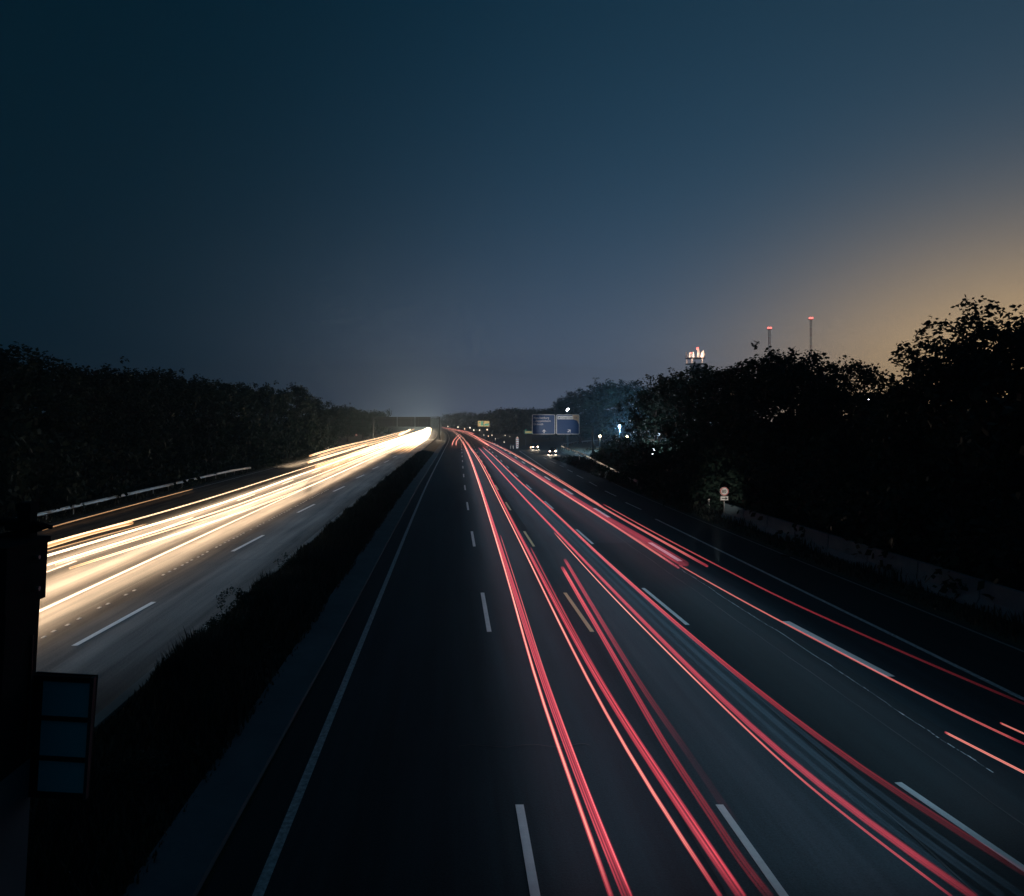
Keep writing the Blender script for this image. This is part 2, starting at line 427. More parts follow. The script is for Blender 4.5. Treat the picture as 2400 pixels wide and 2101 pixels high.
def streak(parent, pts, z, w, material, power=1.0, h=None, along=None, sharp=1.0, core=.45, name='light_streak'):
    """pts: pixel positions of the streak in the photograph; laid at lamp height z over the road"""
    tab = sorted([(y, x) for x, y in pts]); y0, y1 = tab[0][0], tab[-1][0]
    x_seed = pts[0][0]; n_ = 32; h = h or w * .6; v = []; f = []; g = []
    # smooth the readings: same line in the world, evened out along its length
    ds = [(y0 - CY) * ((y1 - CY) / (y0 - CY)) ** (i / n_) for i in range(n_ + 1)]
    qs = [at(herm(tab, d + CY), d + CY, z) for d in ds]; xs = [q.x for q in qs]
    for _ in range(6): xs = [xs[0]] + [(xs[i-1] + 2 * xs[i] + xs[i+1]) / 4 for i in range(1, n_)] + [xs[-1]]
    for i in range(n_ + 1):
        p = Vector((xs[i], qs[i].y, z))
        al = along(p.y) if along else 1.0
        wob = 1 + .10 * math.sin(p.y * .9 + x_seed) * math.sin(p.y * .23 + 2 * x_seed)
        end = min(1.0, min(i, n_ - i) / 1.0 + .35)
        for s in (1, -1):
            for u in (US if s == 1 else US[1:-1][::-1]):
                v.append((p.x + u * w / 2, p.y, p.z + s * h / 2 * math.sqrt(max(0, 1 - u * u))))
                g.append(power * al * end * wob * (.72 * (1 - abs(u) ** (2 * sharp)) + core * math.exp(-(u / .24) ** 2)) + .01 * power * al)
    m_ = 2 * len(US) - 2
    for i in range(n_):
        for k in range(m_):
            a, b = i * m_ + k, i * m_ + (k + 1) % m_
            f.append((a, b, b + m_, a + m_))
    f.append(tuple(range(m_ - 1, -1, -1))); f.append(tuple(n_ * m_ + k for k in range(m_)))
    o = meshobj(name, v, f, material, parent)
    at_ = o.data.attributes.new('glow', 'FLOAT', 'POINT'); at_.data.foreach_set('value', g)
    return o
def bundle(parent, pts, z, w, material, power, k, seed, **kw):
    """several lamp edges side by side: fine lines of unequal brightness within width w"""
    r3 = random.Random(seed)
    streak(parent, pts, z, w * 1.1, material, power * .55, core=0, **kw)
    for j in range(k):
        off = w * (-.38 + .76 * (j / max(1, k - 1))) + r3.uniform(-.008, .008)
        streak(parent, [(x + off * (y - CY) / (H - z), y) for x, y in pts], z, w / k * r3.uniform(.5, .95), material, power * r3.uniform(.5, 1.05), core=.6, **kw)
def beam(parent, X, Y0, Y1, z, w, watts_per_m, color, tilt=0.0):
    """the light a stream of headlamps throws down on its own lane"""
    L = bpy.data.lights.new('headlight_beam', 'AREA'); L.shape = 'RECTANGLE'; L.size = w; L.size_y = Y1 - Y0
    L.energy = watts_per_m * (Y1 - Y0); L.color = color
    o = bpy.data.objects.new('headlight_beam', L); C.objects.link(o); o.parent = parent
    xm0, xm1 = X + curve(Y0), X + curve(Y1)
    o.location = ((xm0 + xm1) / 2, (Y0 + Y1) / 2, z + .35); o.rotation_euler = (0, tilt, -math.atan2(xm1 - xm0, Y1 - Y0))
    return o
def trail(name, label, group):
    o = empty(name); return tag(o, label, 'light trail', group)
GR, GW = 'red tail light trails', 'white headlight trails'
near_dim = lambda y: .55 + .6 * min(1, max(0, (y - 10) / 70)) + .7 * min(1, max(0, (y - 60) / 120))

r1a = [(1432, 2101), (1370, 1908), (1307, 1752), (1246.6, 1576), (1203, 1400), (1158.6, 1255), (1129, 1155), (1100, 1070), (1091, 1050), (1082, 1032), (1072, 1018), (1060, 1008), (1040, 1003.5)]
r1b = [(1471, 2101), (1389, 1904), (1327, 1740), (1264, 1568), (1211, 1400), (1164, 1255), (1132, 1155), (1102, 1070), (1093, 1050), (1084, 1032)]
r2a = [(1688, 2101), (1612, 1979), (1522, 1853), (1440, 1717), (1358, 1556), (1280, 1400), (1226, 1284), (1185, 1205), (1142, 1117), (1116, 1067), (1104, 1056 - 1), (1092, 1035), (1083, 1022), (1070, 1013), (1057, 1007.5)]
r2b = [(1736, 2101), (1700, 2049), (1585, 1877), (1491, 1740), (1389, 1576), (1293.5, 1400), (1234, 1284), (1191, 1205), (1147, 1117), (1119, 1067), (1107, 1056 - 1), (1094, 1035)]
t = trail('tail_light_trail', 'long orange-red double tail light trail, leftmost one reaching the bottom edge', GR)
streak(t, r1a, .8, .09, M['red'], 1.1, core=.8, along=near_dim); streak(t, r2a, .8, .085, M['red'], 1.05, core=.8, along=near_dim)
t = trail('tail_light_trail', 'long broad pinkish tail light trail hugging the right side of the leftmost double trail', GR)
bundle(t, r1b, .8, .17, M['red'], .62, 4, 1, along=near_dim); streak(t, [(x + 9, y) for x, y in r1b[:6]], .8, .04, M['red'], .5); bundle(t, r2b, .8, .15, M['red'], .58, 3, 2, along=near_dim)
streak(t, [(x + 10, y) for x, y in r2b[:7]], .8, .07, M['red'], .28)
beam(t, 3.0, 12, 200, .8, 2.6, 3.5, (.44, .76, 1))
t = trail('tail_light_trail', 'wide faint pink tail light trail starting abruptly beside the warm-tinted dash', GR)
fade = lambda y: max(.10, min(1, (y - 9) / 24))
bundle(t, [(1803, 2101), (1756, 2053), (1700, 1959), (1655, 1893), (1569, 1764), (1491, 1631), (1424, 1513), (1358, 1400), (1318, 1330)], .9, .15, M['red'], .5, 3, 5, along=fade, sharp=1.6)
bundle(t, [(1720, 1925), (1683, 1869), (1589, 1732), (1518, 1631), (1444, 1513), (1376, 1400), (1324, 1312)], .9, .14, M['red'], .46, 3, 6, along=lambda y: max(.02, fade(y) - .22) , sharp=1.6)
t = trail('tail_light_trail', 'red and grey tail light trail down the pale third lane, pair wide apart', GR)
r4b = [(2281, 2101), (2108, 1979), (1952, 1873), (1835, 1772), (1721, 1670), (1600, 1549), (1452, 1400), (1352, 1296), (1299, 1240), (1252, 1193), (1188, 1123), (1122, 1050)]
r5 = [(2400, 2045), (2226, 1940), (2069, 1838), (1952, 1760), (1835, 1666), (1717, 1572), (1600, 1478), (1516, 1400), (1422, 1319), (1346, 1246), (1276, 1179), (1217, 1129), (1152, 1065), (1131, 1048)]
bundle(t, r4b, .8, .14, M['red'], .58, 4, 3, along=lambda y: .45 + .55 * min(1, max(0, (y - 10) / 40)) + .6 * min(1, max(0, (y - 50) / 90)), sharp=1.4)
bundle(t, r5, .8, .14, M['red'], .68, 3, 4, along=lambda y: max(.08, min(1, (y - 10.5) / 22)) + .6 * min(1, max(0, (y - 50) / 90)), sharp=1.2)
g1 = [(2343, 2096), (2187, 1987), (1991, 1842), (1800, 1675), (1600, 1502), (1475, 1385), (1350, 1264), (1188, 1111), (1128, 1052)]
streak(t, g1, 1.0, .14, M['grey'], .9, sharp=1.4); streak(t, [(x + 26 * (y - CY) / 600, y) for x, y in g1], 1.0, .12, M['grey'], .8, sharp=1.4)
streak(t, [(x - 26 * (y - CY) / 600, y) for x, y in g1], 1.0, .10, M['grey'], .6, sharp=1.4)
beam(t, 6.9, 12, 200, .8, 2.6, 4.0, (.44, .76, 1))
t = trail('tail_light_trail', 'thin bright red tail light line beside the pair in the pale third lane', GR)
streak(t, [(2230, 2101), (2069, 1979), (1972, 1905), (1874, 1826), (1717, 1678), (1600, 1564), (1437, 1400), (1349, 1305), (1299, 1249)], .8, .05, M['red'], 1.0, along=lambda y: .4 + .6 * min(1, max(0, (y - 11) / 12)))
t = trail('tail_light_trail', 'broad pink and orange tail light band in the fourth lane ending at a white dash', GR)
streak(t, [(1590, 1331), (1472, 1253.5), (1364, 1184.7), (1300, 1145), (1220, 1092), (1167, 1058), (1143.8, 1042.6), (1116, 1029), (1100, 1019.5), (1080, 1011), (1050, 1006)], .8, .13, M['red'], 1.0, along=lambda y: .6 + .4 * min(1, y / 150) + .7 * min(1, max(0, (y - 50) / 90)))
streak(t, [(1606, 1322), (1510, 1263), (1434, 1222), (1372, 1184), (1305, 1143), (1226, 1092), (1150, 1043), (1120, 1028)], .8, .38, M['red'], .30, core=0, sharp=2.5)
streak(t, [(1598, 1326), (1434, 1228), (1300, 1142), (1223, 1091)], .85, .1, M['red'], .35)
beam(t, 10.9, 14, 250, .8, 2.6, 4.0, (.44, .76, 1))
t = trail('tail_light_trail', 'thick pink tail light band right of the fourth lane with a rounded near end', GR)
streak(t, [(1657, 1327), (1598, 1294), (1510, 1246), (1413, 1191), (1381, 1173), (1311, 1127), (1240, 1086), (1200, 1062), (1147, 1036.7), (1118, 1024), (1095, 1014), (1075, 1009), (1045, 1004)], .8, .15, M['red'], .85, along=lambda y: .75 + .25 * min(1, y / 150) + .7 * min(1, max(0, (y - 50) / 90)), sharp=1.4)
streak(t, [(1413, 1188), (1311, 1124), (1240, 1083), (1200, 1060), (1147, 1035)], .8, .09, M['red'], .9)
t = trail('tail_light_trail', 'thin dark red tail light line along the right edge line', GR)
streak(t, [(2400, 1650), (2187, 1560), (1991, 1474), (1827, 1400), (1686, 1328), (1540, 1252), (1413.6, 1182)], .75, .075, M['red'], .6, along=lambda y: max(.12, min(1, (y - 16) / 26)))
t = trail('tail_light_trail', 'thin red tail light line grazing the two wide white block dashes', GR)
streak(t, [(2400, 1744), (2226, 1662), (2050, 1572), (1834, 1458.7), (1725, 1400), (1620, 1341), (1592, 1325)], .75, .06, M['red'], .8, along=lambda y: .5 + .5 * min(1, y / 30))
t = trail('tail_light_trail', 'short bright red tail light dash at the right frame edge, lower of two', GR)
streak(t, [(2216, 1717), (2300, 1760), (2400, 1811), (2460, 1842)], .75, .06, M['red'], .95)
t = trail('tail_light_trail', 'very short thin red tail light dash at the right frame edge, upper of two', GR)
streak(t, [(2345, 1695), (2400, 1720), (2460, 1748)], .75, .045, M['red'], .9)
t = trail('tail_light_trail', 'small S-shaped tail light pair changing lanes far down the road', GR)
streak(t, [(1059.6, 1043.5), (1063.5, 1032.8), (1072, 1023), (1078, 1019)], .8, .3, M['red'], 1.0, h=.25)
streak(t, [(1069, 1043.5), (1069.5, 1035.7), (1075, 1028), (1081, 1023)], .8, .28, M['red'], 1.1, h=.25)
t = trail('tail_light_trail', 'orange-pink tail light bundle where the red trails merge at the horizon', GR)
streak(t, [(1110, 1016.5), (1090, 1011.5), (1068, 1007.5), (1050, 1004.5), (1037, 1002.5)], .9, .9, M['red'], 1.2, h=.4)
streak(t, [(1145, 1044), (1130, 1034), (1112, 1022), (1098, 1016)], .8, .7, M['red'], .9, h=.2)

# oncoming headlights
t = trail('headlight_trail', 'bright headlight trail farthest left of the long ones, thick then thin', GW)
streak(t, [(20, 1309), (102, 1283), (205, 1252), (308, 1226)], .65, .34, M['white'], .55, sharp=2)
l1 = [(20, 1301), (102, 1275), (308, 1221), (479, 1172), (581, 1140), (700, 1102), (790, 1074), (879, 1049)]
streak(t, l1, .65, .12, M['white'], 1.1)
t = trail('headlight_trail', 'second bright headlight trail from the left, wide and white', GW)
l2 = [(20, 1329), (102, 1305), (342, 1234.7), (513, 1183), (700, 1114), (820, 1072), (930, 1033)]
streak(t, l2, .65, .17, M['white'], 1.2, sharp=1.5)
streak(t, [(20, 1318), (102, 1294), (342, 1229)], .65, .07, M['white'], .5)
t = trail('headlight_trail', 'third bright headlight trail, double line cut off by the dark cabinet', GW)
l3 = [(20, 1353), (102, 1327), (239, 1284), (342, 1253), (513, 1199), (700, 1131), (830, 1080), (950, 1032)]
streak(t, l3, .65, .12, M['white'], 1.2); streak(t, [(130, 1324), (239, 1290), (342, 1259), (513, 1206), (700, 1138)], .65, .09, M['white'], .9)
t = trail('headlight_trail', 'rightmost headlight trail with a pointed near end on the lit concrete', GW)
streak(t, [(164, 1332), (308, 1286), (444, 1243), (581, 1195), (700, 1151), (820, 1098), (920, 1050), (985, 1014)], .65, .15, M['white'], .85)
t = trail('headlight_trail', 'broad blazing headlight band on the far bend before the gantry', GW)
for k, (pw, w_) in enumerate(((1.3, 1.0), (1.2, .9), (1.2, .8))):
    o_ = (k - 1) * 10
    streak(t, [(600 + 60 * k, 1162 + o_ - 14), (730, 1112 + o_), (840, 1069 + o_), (930, 1035 + o_ * .6), (1000, 1005 + k * 3)], .7, w_, M['white'], pw * 1.2, h=.45, along=lambda y: min(1, max(.0, (y - 95) / 130)))
t = trail('headlight_trail', 'blazing white headlight blob under the sign gantry', GW)
for k in range(5):
    streak(t, [(905 + 4 * k, 1058 + 5 * k), (955 + 4 * k, 1036 + 2 * k), (985 + 4 * k, 1018 + 1.5 * k), (1002 + 2 * k, 1003.5 + k * .6)], .9, 1.0, M['white'], 2.2, h=1.3, along=lambda y: min(1, max(.0, (y - 165) / 150)))
for X, Y_, pw in ((-13.6, 300, 26000), (-15.2, 300, 26000), (-17.5, 420, 45000), (-21, 360, 24000)):   # the oncoming lamps themselves, aimed at the viewer
    L = bpy.data.lights.new('oncoming_headlight', 'SPOT'); L.energy = pw; L.color = (1, .80, .58); L.spot_size = R(75); L.spot_blend = 1.0; L.shadow_soft_size = .35
    lo = bpy.data.objects.new('oncoming_headlight', L); C.objects.link(lo); lo.parent = t; lo.location = (X + curve(Y_), Y_, 1.0); lo.rotation_euler = (R(91), 0, R(180))
t = trail('headlight_trail', 'headlight trail pair in the merging lane left of the main stream', GW)
streak(t, [(726, 1069), (797, 1048), (876, 1030), (913, 1020.5), (950, 1010)], .7, .34, M['white'], 1.1, h=.3)
streak(t, [(745, 1070), (800, 1053), (880, 1034), (950, 1013)], .7, .24, M['white'], .8, h=.3)
t = trail('headlight_trail', 'short thick headlight trail below the merging lane pair', GW)
streak(t, [(723, 1084), (797, 1062), (829, 1052), (860, 1043)], .7, .6, M['white'], 1.0, h=.3)
streak(t, [(740, 1094), (800, 1075), (879, 1049)], .7, .3, M['white'], .8, h=.3)
t = trail('headlight_trail', 'thin far headlight trail passing under the left half of the gantry', GW)
streak(t, [(935, 1019), (952, 1012), (962, 1007)], .8, .8, M['white'], 1.6, h=.6)
streak(t, [(860, 1044.6), (915, 1029), (945, 1017), (971.6, 1006)], .8, .4, M['white'], .7, h=.3)
for X, a, b, wpm in ((-21.0, 16, 190, 30), (-18.2, 16, 260, 46), (-15.6, 24, 300, 30)):
    beam(t, X, a, b, .25, 1.3, wpm, (1, .70, .45), 0)
beam(t, -11.6, 22, 240, 1.4, 3.0, 4.2, (.48, .72, 1))  # unseen cool fill lamp added over the inner lane, no trail above it
beam(t, -26.8, 120, 330, .6, .9, 20, (1, .72, .45))

t = trail('headlight_trail', 'thin pale glowing strip added over the edge line below the left crash barrier', GW)
streak(t, [(100, 1243), (123, 1235), (290, 1190), (451, 1147)], .25, .09, M['white'], .34)  # glowing strip added to carry the headlight shine on the edge line
# unseen spots added to brighten signs and posts, standing for headlamps of cars ahead
def aimed_spot(parent, src, dst, watts, deg, color=(1, .9, .78)):
    L = bpy.data.lights.new('headlight_and_sign_spot', 'SPOT'); L.energy = watts; L.color = color; L.spot_size = R(deg); L.spot_blend = .7; L.shadow_soft_size = .12
    o = bpy.data.objects.new('headlight_and_sign_spot', L); C.objects.link(o); o.parent = parent; o.location = src
    o.rotation_euler = (Vector(dst) - Vector(src)).to_track_quat('-Z', 'Y').to_euler(); return o
hl = [o for o in bpy.data.objects if o.get('label', '').startswith('thick pink tail')][0]
aimed_spot(hl, (12.6, 36, .7), (20.6, 57.5, 1.95), 9000, 9)
aimed_spot(hl, (12.6, 40, .7), (20.9, 62, 1.0), 3500, 8)
hl = [o for o in bpy.data.objects if o.get('label', '').startswith('broad pink and')][0]
aimed_spot(hl, (15.5, 104, .7), (20.6, 150, 6.2), 24000, 11, (.9, .95, 1))
aimed_spot(hl, (14.5, 150, .7), (16.6, 196, 1.9), 14000, 7)
aimed_spot(hl, (10.5, 250, .7), (13.8, 340, 6.0), 120000, 5, (1, .95, .8))
aimed_spot(hl, (16.5, 160, .7), (21.5, 215, 4.0), 14000, 5)

# ------------------------------------------------------------------ crash barriers and delineators
def w_beam(parent, pts, zc=.62, name='rail'):
    prof = [(.0, .155), (.06, .10), (.06, .06), (.0, .0), (.06, -.06), (.06, -.10), (.0, -.155)]
    v = []; f = []
    for i, p in enumerate(pts):
        d = Vector(pts[min(i + 1, len(pts) - 1)]) - Vector(pts[max(0, i - 1)]); d.z = 0; d.normalize(); u = Vector((d.y, -d.x, 0))
        for a, b in prof: v.append(Vector(p) + u * a + Vector((0, 0, zc + b)))
    n_ = len(prof)
    for i in range(len(pts) - 1):
        for k in range(n_ - 1): f.append((i*n_+k, i*n_+k+1, (i+1)*n_+k+1, (i+1)*n_+k))
    o = meshobj(name, v, f, M['steel'], parent, True)
    md = o.modifiers.new('thickness', 'SOLIDIFY'); md.thickness = .012
    return o
def barrier(label, pts, every=4.0, zc=.62):
    g = empty('crash_barrier', pts[0]); tag(g, label, 'crash barrier')
    o0 = Vector(pts[0]); rel = [Vector(p) - o0 for p in pts]
    w_beam(g, rel, zc)
    pm = None; acc = 0
    for i in range(len(rel) - 1):
        a, b = rel[i], rel[i + 1]; L_ = (b - a).length; s = acc
        while s < L_:
            p = a + (b - a) * (s / L_)
            if pm is None:
                mb = MB(); mb.box((0, 0, .36), (.1, .06, .72)); po = mb.build('post', M['steel'], g); pm = po
            else:
                po = pm.copy(); C.objects.link(po); po.parent = g
            d = (b - a).normalized(); po.location = p - Vector((d.y, -d.x, 0)) * .07; po.rotation_euler = (0, 0, -math.atan2(d.x, d.y))
            s += every
        acc = s - L_
    return g
barrier('galvanised crash barrier beside the left carriageway, its far end bending down', [(-30.2, y, 0) for y in range(24, 100, 6)] + [(-30.1, 102, 0), (-30.2, 108, -.1), (-30.6, 114, -.35)])
barrier('short far crash barrier curving beside the merging lane', [(-30.6, 178, 0), (-31.5, 190, 0), (-33.5, 205, 0), (-37, 222, 0), (-42, 240, 0)], 6)
barrier('pale crash barrier on the outside of the exit ramp bend', [(27.4, 176, 0), (28.4, 198, 0), (31.8, 217, 0), (38.8, 238, 0), (49.8, 258, 0), (65, 276, 0)], 5)
barrier('low crash barrier along the dark right verge before the ramp', [(20.6, 84, 0), (22.2, 105, 0), (24.1, 128, 0), (26.0, 150, 0), (27.2, 172, 0)], 5)

# concrete barrier on the right verge
jb = empty('concrete_barrier', (21.2, 0, 0)); tag(jb, 'long dark concrete barrier wall on the right verge behind the eighty sign', 'barrier')
prof = [(-.33, 0), (-.30, .12), (-.14, .40), (-.09, 1.12), (.09, 1.12), (.14, .40), (.30, .12), (.33, 0)]
y = 10.0
seg0 = None
while y < 57:
    if seg0 is None:
        v = [(px_, yy_, pz_) for yy_ in (0.01, 3.98) for px_, pz_ in prof]; n_ = len(prof)
        f = [(k, k + n_, k + 1 + n_, k + 1) for k in range(n_ - 1)] + [tuple(range(n_)), tuple(range(2*n_-1, n_-1, -1))]
        o = meshobj('barrier_section', v, f, M['dirty_concrete'], jb); seg0 = o
    else:
        o = seg0.copy(); C.objects.link(o); o.parent = jb
    o.location = (-.0 - .006 * (y - 10), y, 0); y += 4

def delineator(x, y, label, lit=0):
    g = empty('delineator_post', (x, y, 0), random.uniform(-.05, .05)); tag(g, label, 'post', 'white delineator posts')
    mb = MB(); mb.add([(-.06, -.06, 0), (.06, -.06, 0), (.06, .06, 0), (-.06, .06, 0), (-.06, -.06, .95), (.06, -.06, 1.03), (.06, .06, 1.03), (-.06, .06, .95)],
                      [(3, 2, 1, 0), (4, 5, 6, 7), (0, 1, 5, 4), (1, 2, 6, 5), (2, 3, 7, 6), (3, 0, 4, 7)]); mb.build('body', M['white_plastic'], g)
    mb = MB(); mb.box((0, 0, .80), (.126, .126, .2)); mb.build('black_band', M['black_plastic'], g)
    mb = MB(); mb.box((0, -.066, .80), (.05, .01, .16)); mb.build('reflector', M['sign_white'], g)
for (x, y, lb) in ((at_depth(1661, 1170, 62).x, 62, 'white delineator post left of the eighty sign'), (at_depth(1480, 1109, 92).x, 92, 'white delineator post on the dark verge, second from the eighty sign'),
                   (at_depth(1358, 1068, 138).x, 138, 'white delineator post on the verge by the exit lane bend'),
                   (at_depth(1197, 1047, 196).x, 196, 'white post just left of the arrow board, outer of two'), (at_depth(1203, 1047, 196).x, 196, 'white post just left of the arrow board, inner of two'),
                   (-33, 96, 'white delineator post on the left verge behind the crash barrier'), (-32.6, 132, 'white delineator post on the left verge past the barrier end')):
    delineator(x, y, lb)

# ------------------------------------------------------------------ signs
def text_mesh(txt, size, material, parent, loc, name='lettering', scale_x=1.0, extr=.004):
    cu = bpy.data.curves.new('txt', 'FONT'); cu.body = txt; cu.size = size; cu.extrude = extr; cu.space_character = 1.05
    to = bpy.data.objects.new('txt', cu); C.objects.link(to)
    dg = bpy.context.evaluated_depsgraph_get(); dg.update()
    me = bpy.data.meshes.new_from_object(to.evaluated_get(dg)); bpy.data.objects.remove(to)
    me.name = name; me.materials.clear(); me.materials.append(material)
    o = bpy.data.objects.new(name, me); C.objects.link(o); o.parent = parent
    o.location = loc; o.rotation_euler = (R(90), 0, 0); o.scale = (scale_x, 1, 1)
    return o
def round_rect(w, h, r, seg=6):
    p = []
    for cx, cz, a0 in ((w/2-r, h/2-r, 0), (-w/2+r, h/2-r, 90), (-w/2+r, -h/2+r, 180), (w/2-r, -h/2+r, 270)):
        for k in range(seg + 1):
            a = R(a0 + 90 * k / seg); p.append((cx + r * math.cos(a), cz + r * math.sin(a)))
    return p
def plate(name, w, h, r, y0, y1, material, parent, loc=(0, 0, 0)):
    p = round_rect(w, h, r); n_ = len(p)
    v = [(x, y0, z) for x, z in p] + [(x, y1, z) for x, z in p]
    f = [tuple(range(n_ - 1, -1, -1)), tuple(range(n_, 2 * n_))] + [(k, (k+1) % n_, (k+1) % n_ + n_, k + n_) for k in range(n_)]
    o = meshobj(name, v, f, material, parent); o.location = loc; return o
def frame(name, w, h, r, t, y0, y1, material, parent, loc=(0, 0, 0)):
    a = round_rect(w, h, r); b = round_rect(w - 2*t, h - 2*t, max(.02, r - t)); n_ = len(a)
    v = [(x, y0, z) for x, z in a] + [(x, y0, z) for x, z in b] + [(x, y1, z) for x, z in a] + [(x, y1, z) for x, z in b]
    f = []
    for k in range(n_):
        j = (k + 1) % n_
        f += [(j, k, n_+k, n_+j), (k, j, 2*n_+j, 2*n_+k), (n_+j, n_+k, 3*n_+k, 3*n_+j), (2*n_+k, 2*n_+j, 3*n_+j, 3*n_+k)]
    o = meshobj(name, v, f, material, parent); o.location = loc; return o
def arrow(parent, loc, size, ang, material):
    P = [(-.5, .02), (0, .5), (.5, .02), (.5, -.16), (.15, .14), (.15, -.5), (-.15, -.5), (-.15, .14), (-.5, -.16)]
    ca, sa = math.cos(ang), math.sin(ang)
    q = [((x*ca - z*sa) * size, (x*sa + z*ca) * size) for x, z in P]
    v = [(x, -.004, z) for x, z in q] + [(x, .004, z) for x, z in q]; n_ = len(q)
    f = [(1, 0, 8, 7), (2, 1, 4, 3), (1, 7, 4), (7, 6, 5, 4)] + [(k, (k+1) % n_, (k+1) % n_ + n_, k + n_) for k in range(n_)]
    o = meshobj('arrow', v, f, material, parent); o.location = loc; return o
YS = 150.0; s_ = YS / FPX
def sgn(x0, x1, y0, y1):
    c = at_depth((x0 + x1) / 2, (y0 + y1) / 2, YS); return c, (x1 - x0) * s_, (y1 - y0) * s_
c, w, h = sgn(1247, 1301, 972, 1018.5)
g = empty('exit_sign', (c.x, YS, c.z)); tag(g, 'blue direction sign board reading Neu-Isenburg, Zeppelinheim, Dreieich with arrow up', 'sign')
plate('panel', w, h, .25, 0, .08, M['sign_blue'], g); frame('border', w, h, .25, .10, -.012, -.002, M['sign_white'], g)
for i, tx in enumerate(('Neu-Isenburg', '- Zeppelinheim', 'Dreieich')):
    text_mesh(tx, .62, M['sign_white'], g, (-w/2 + .3, -.012, h/2 - .85 - i * .63), scale_x=.86)
arrow(g, (.1, -.012, -h/2 + .62), .72, 0, M['sign_white'])
c2, w2, h2 = sgn(1304, 1358, 972, 1018.5)
g2 = empty('exit_sign', (c2.x, YS, c2.z)); tag(g2, 'blue exit sign board with white Cargo City strip, peeled corner and slanted arrow', 'sign')
plate('panel', w2, h2, .25, 0, .08, M['sign_blue'], g2); frame('border', w2, h2, .25, .10, -.012, -.002, M['sign_white'], g2)
pl = plate('white_strip', w2 - .5, .68, .05, -.011, -.003, M['sign_white'], g2, (-.02, 0, h2/2 - .62))
text_mesh('Cargo City', .56, M['sign_black'], g2, (-w2/2 + 1.0, -.018, h2/2 - .8), scale_x=.8)
text_mesh('Süd', .56, M['sign_blue'], g2, (w2/2 - 1.13, -.022, h2/2 - .8), scale_x=.8)
# aircraft pictogram
P = [(0, .5), (.07, .38), (.07, .12), (.5, -.12), (.5, -.22), (.07, -.08), (.05, -.32), (.17, -.43), (.17, -.5), (0, -.45)]
P = P + [(-x, z) for x, z in P[-2:0:-1]]
ca, sa = math.cos(R(-45)), math.sin(R(-45))
v = [((x*ca - z*sa) * .55, -.02, (x*sa + z*ca) * .55) for x, z in P]; v = v + [(a, -.012, b) for a, _, b in v]
n_ = len(P); f = [tuple(range(n_ - 1, -1, -1))] + [(k, (k+1) % n_, (k+1) % n_ + n_, k + n_) for k in range(n_)]
o = meshobj('aircraft_symbol', v, f, M['sign_black'], g2); o.location = (-w2/2 + .62, 0, h2/2 - .62)
P = [(w2/2-.12, h2/2-.12), (w2/2-1.5, h2/2-.12), (w2/2-1.25, h2/2-.32), (w2/2-1.4, h2/2-.75), (w2/2-1.0, h2/2-1.05), (w2/2-.45, h2/2-1.18), (w2/2-.2, h2/2-1.75), (w2/2-.12, h2/2-1.9)]
v = [(x, -.016, z) for x, z in P] + [(x, -.004, z) for x, z in P]; n_ = len(P)
f = [(0, 1, 2), (0, 2, 3), (0, 3, 4), (0, 4, 5), (0, 5, 6), (0, 6, 7)] + [(k, (k+1) % n_, (k+1) % n_ + n_, k + n_) for k in range(n_)]
tag(meshobj('peeled_corner', v, f, M['sign_tan'], g2), 'torn sheeting patch with reflected light in its tan colour')
arrow(g2, (.25, -.012, -h2/2 + .68), .78, R(-50), M['sign_white'])
# cantilever carrying both boards
g = empty('sign_cantilever', (28.0, YS + .7, 0)); tag(g, 'grey cantilever post and arm carrying the two blue boards', 'sign gantry')
mb = MB(); mb.tube([(0, 0, 0), (0, 0, 6.3)], [.24, .18], 12); mb.build('post', M['grey_steel'], g, True)
mb = MB(); mb.box((0, 0, .15), (.9, .9, .3)); mb.build('base', M['concrete'], g)
for zz in (5.1, 6.1):
    mb = MB(); mb.tube([(.1, 0, zz), (c.x - 28 - w * .4, 0, zz)], [.13, .09], 10); mb.build('arm', M['grey_steel'], g, True)
for xx in (c.x - w * .3, c.x + w * .3, c2.x - w * .3, c2.x + w * .3):
    mb = MB(); mb.box((xx - 28, -.32, c.z), (.1, .5, h * .9)); mb.build('bracket', M['grey_steel'], g)

# small lit board standing left of the blue boards
p = at_depth(1238.5, 1013.5, 215); g = empty('information_board', (p.x, 215, 0)); tag(g, 'small pale green board on two posts left of the blue boards', 'sign')
plate('panel', 2.1, .75, .06, 0, .05, M['sign_yellow'], g, (0, 0, p.z)); frame('border', 2.1, .75, .06, .1, -.012, -.002, M['sign_green'], g, (0, 0, p.z))
plate('top_symbol', .4, .4, .08, 0, .05, M['sign_green'], g, (-.75, 0, p.z + .62))
for xx in (-.8, .8):
    mb = MB(); mb.tube([(xx, .12, 0), (xx, .12, p.z + .3)], .05, 8); mb.build('post', M['grey_steel'], g)
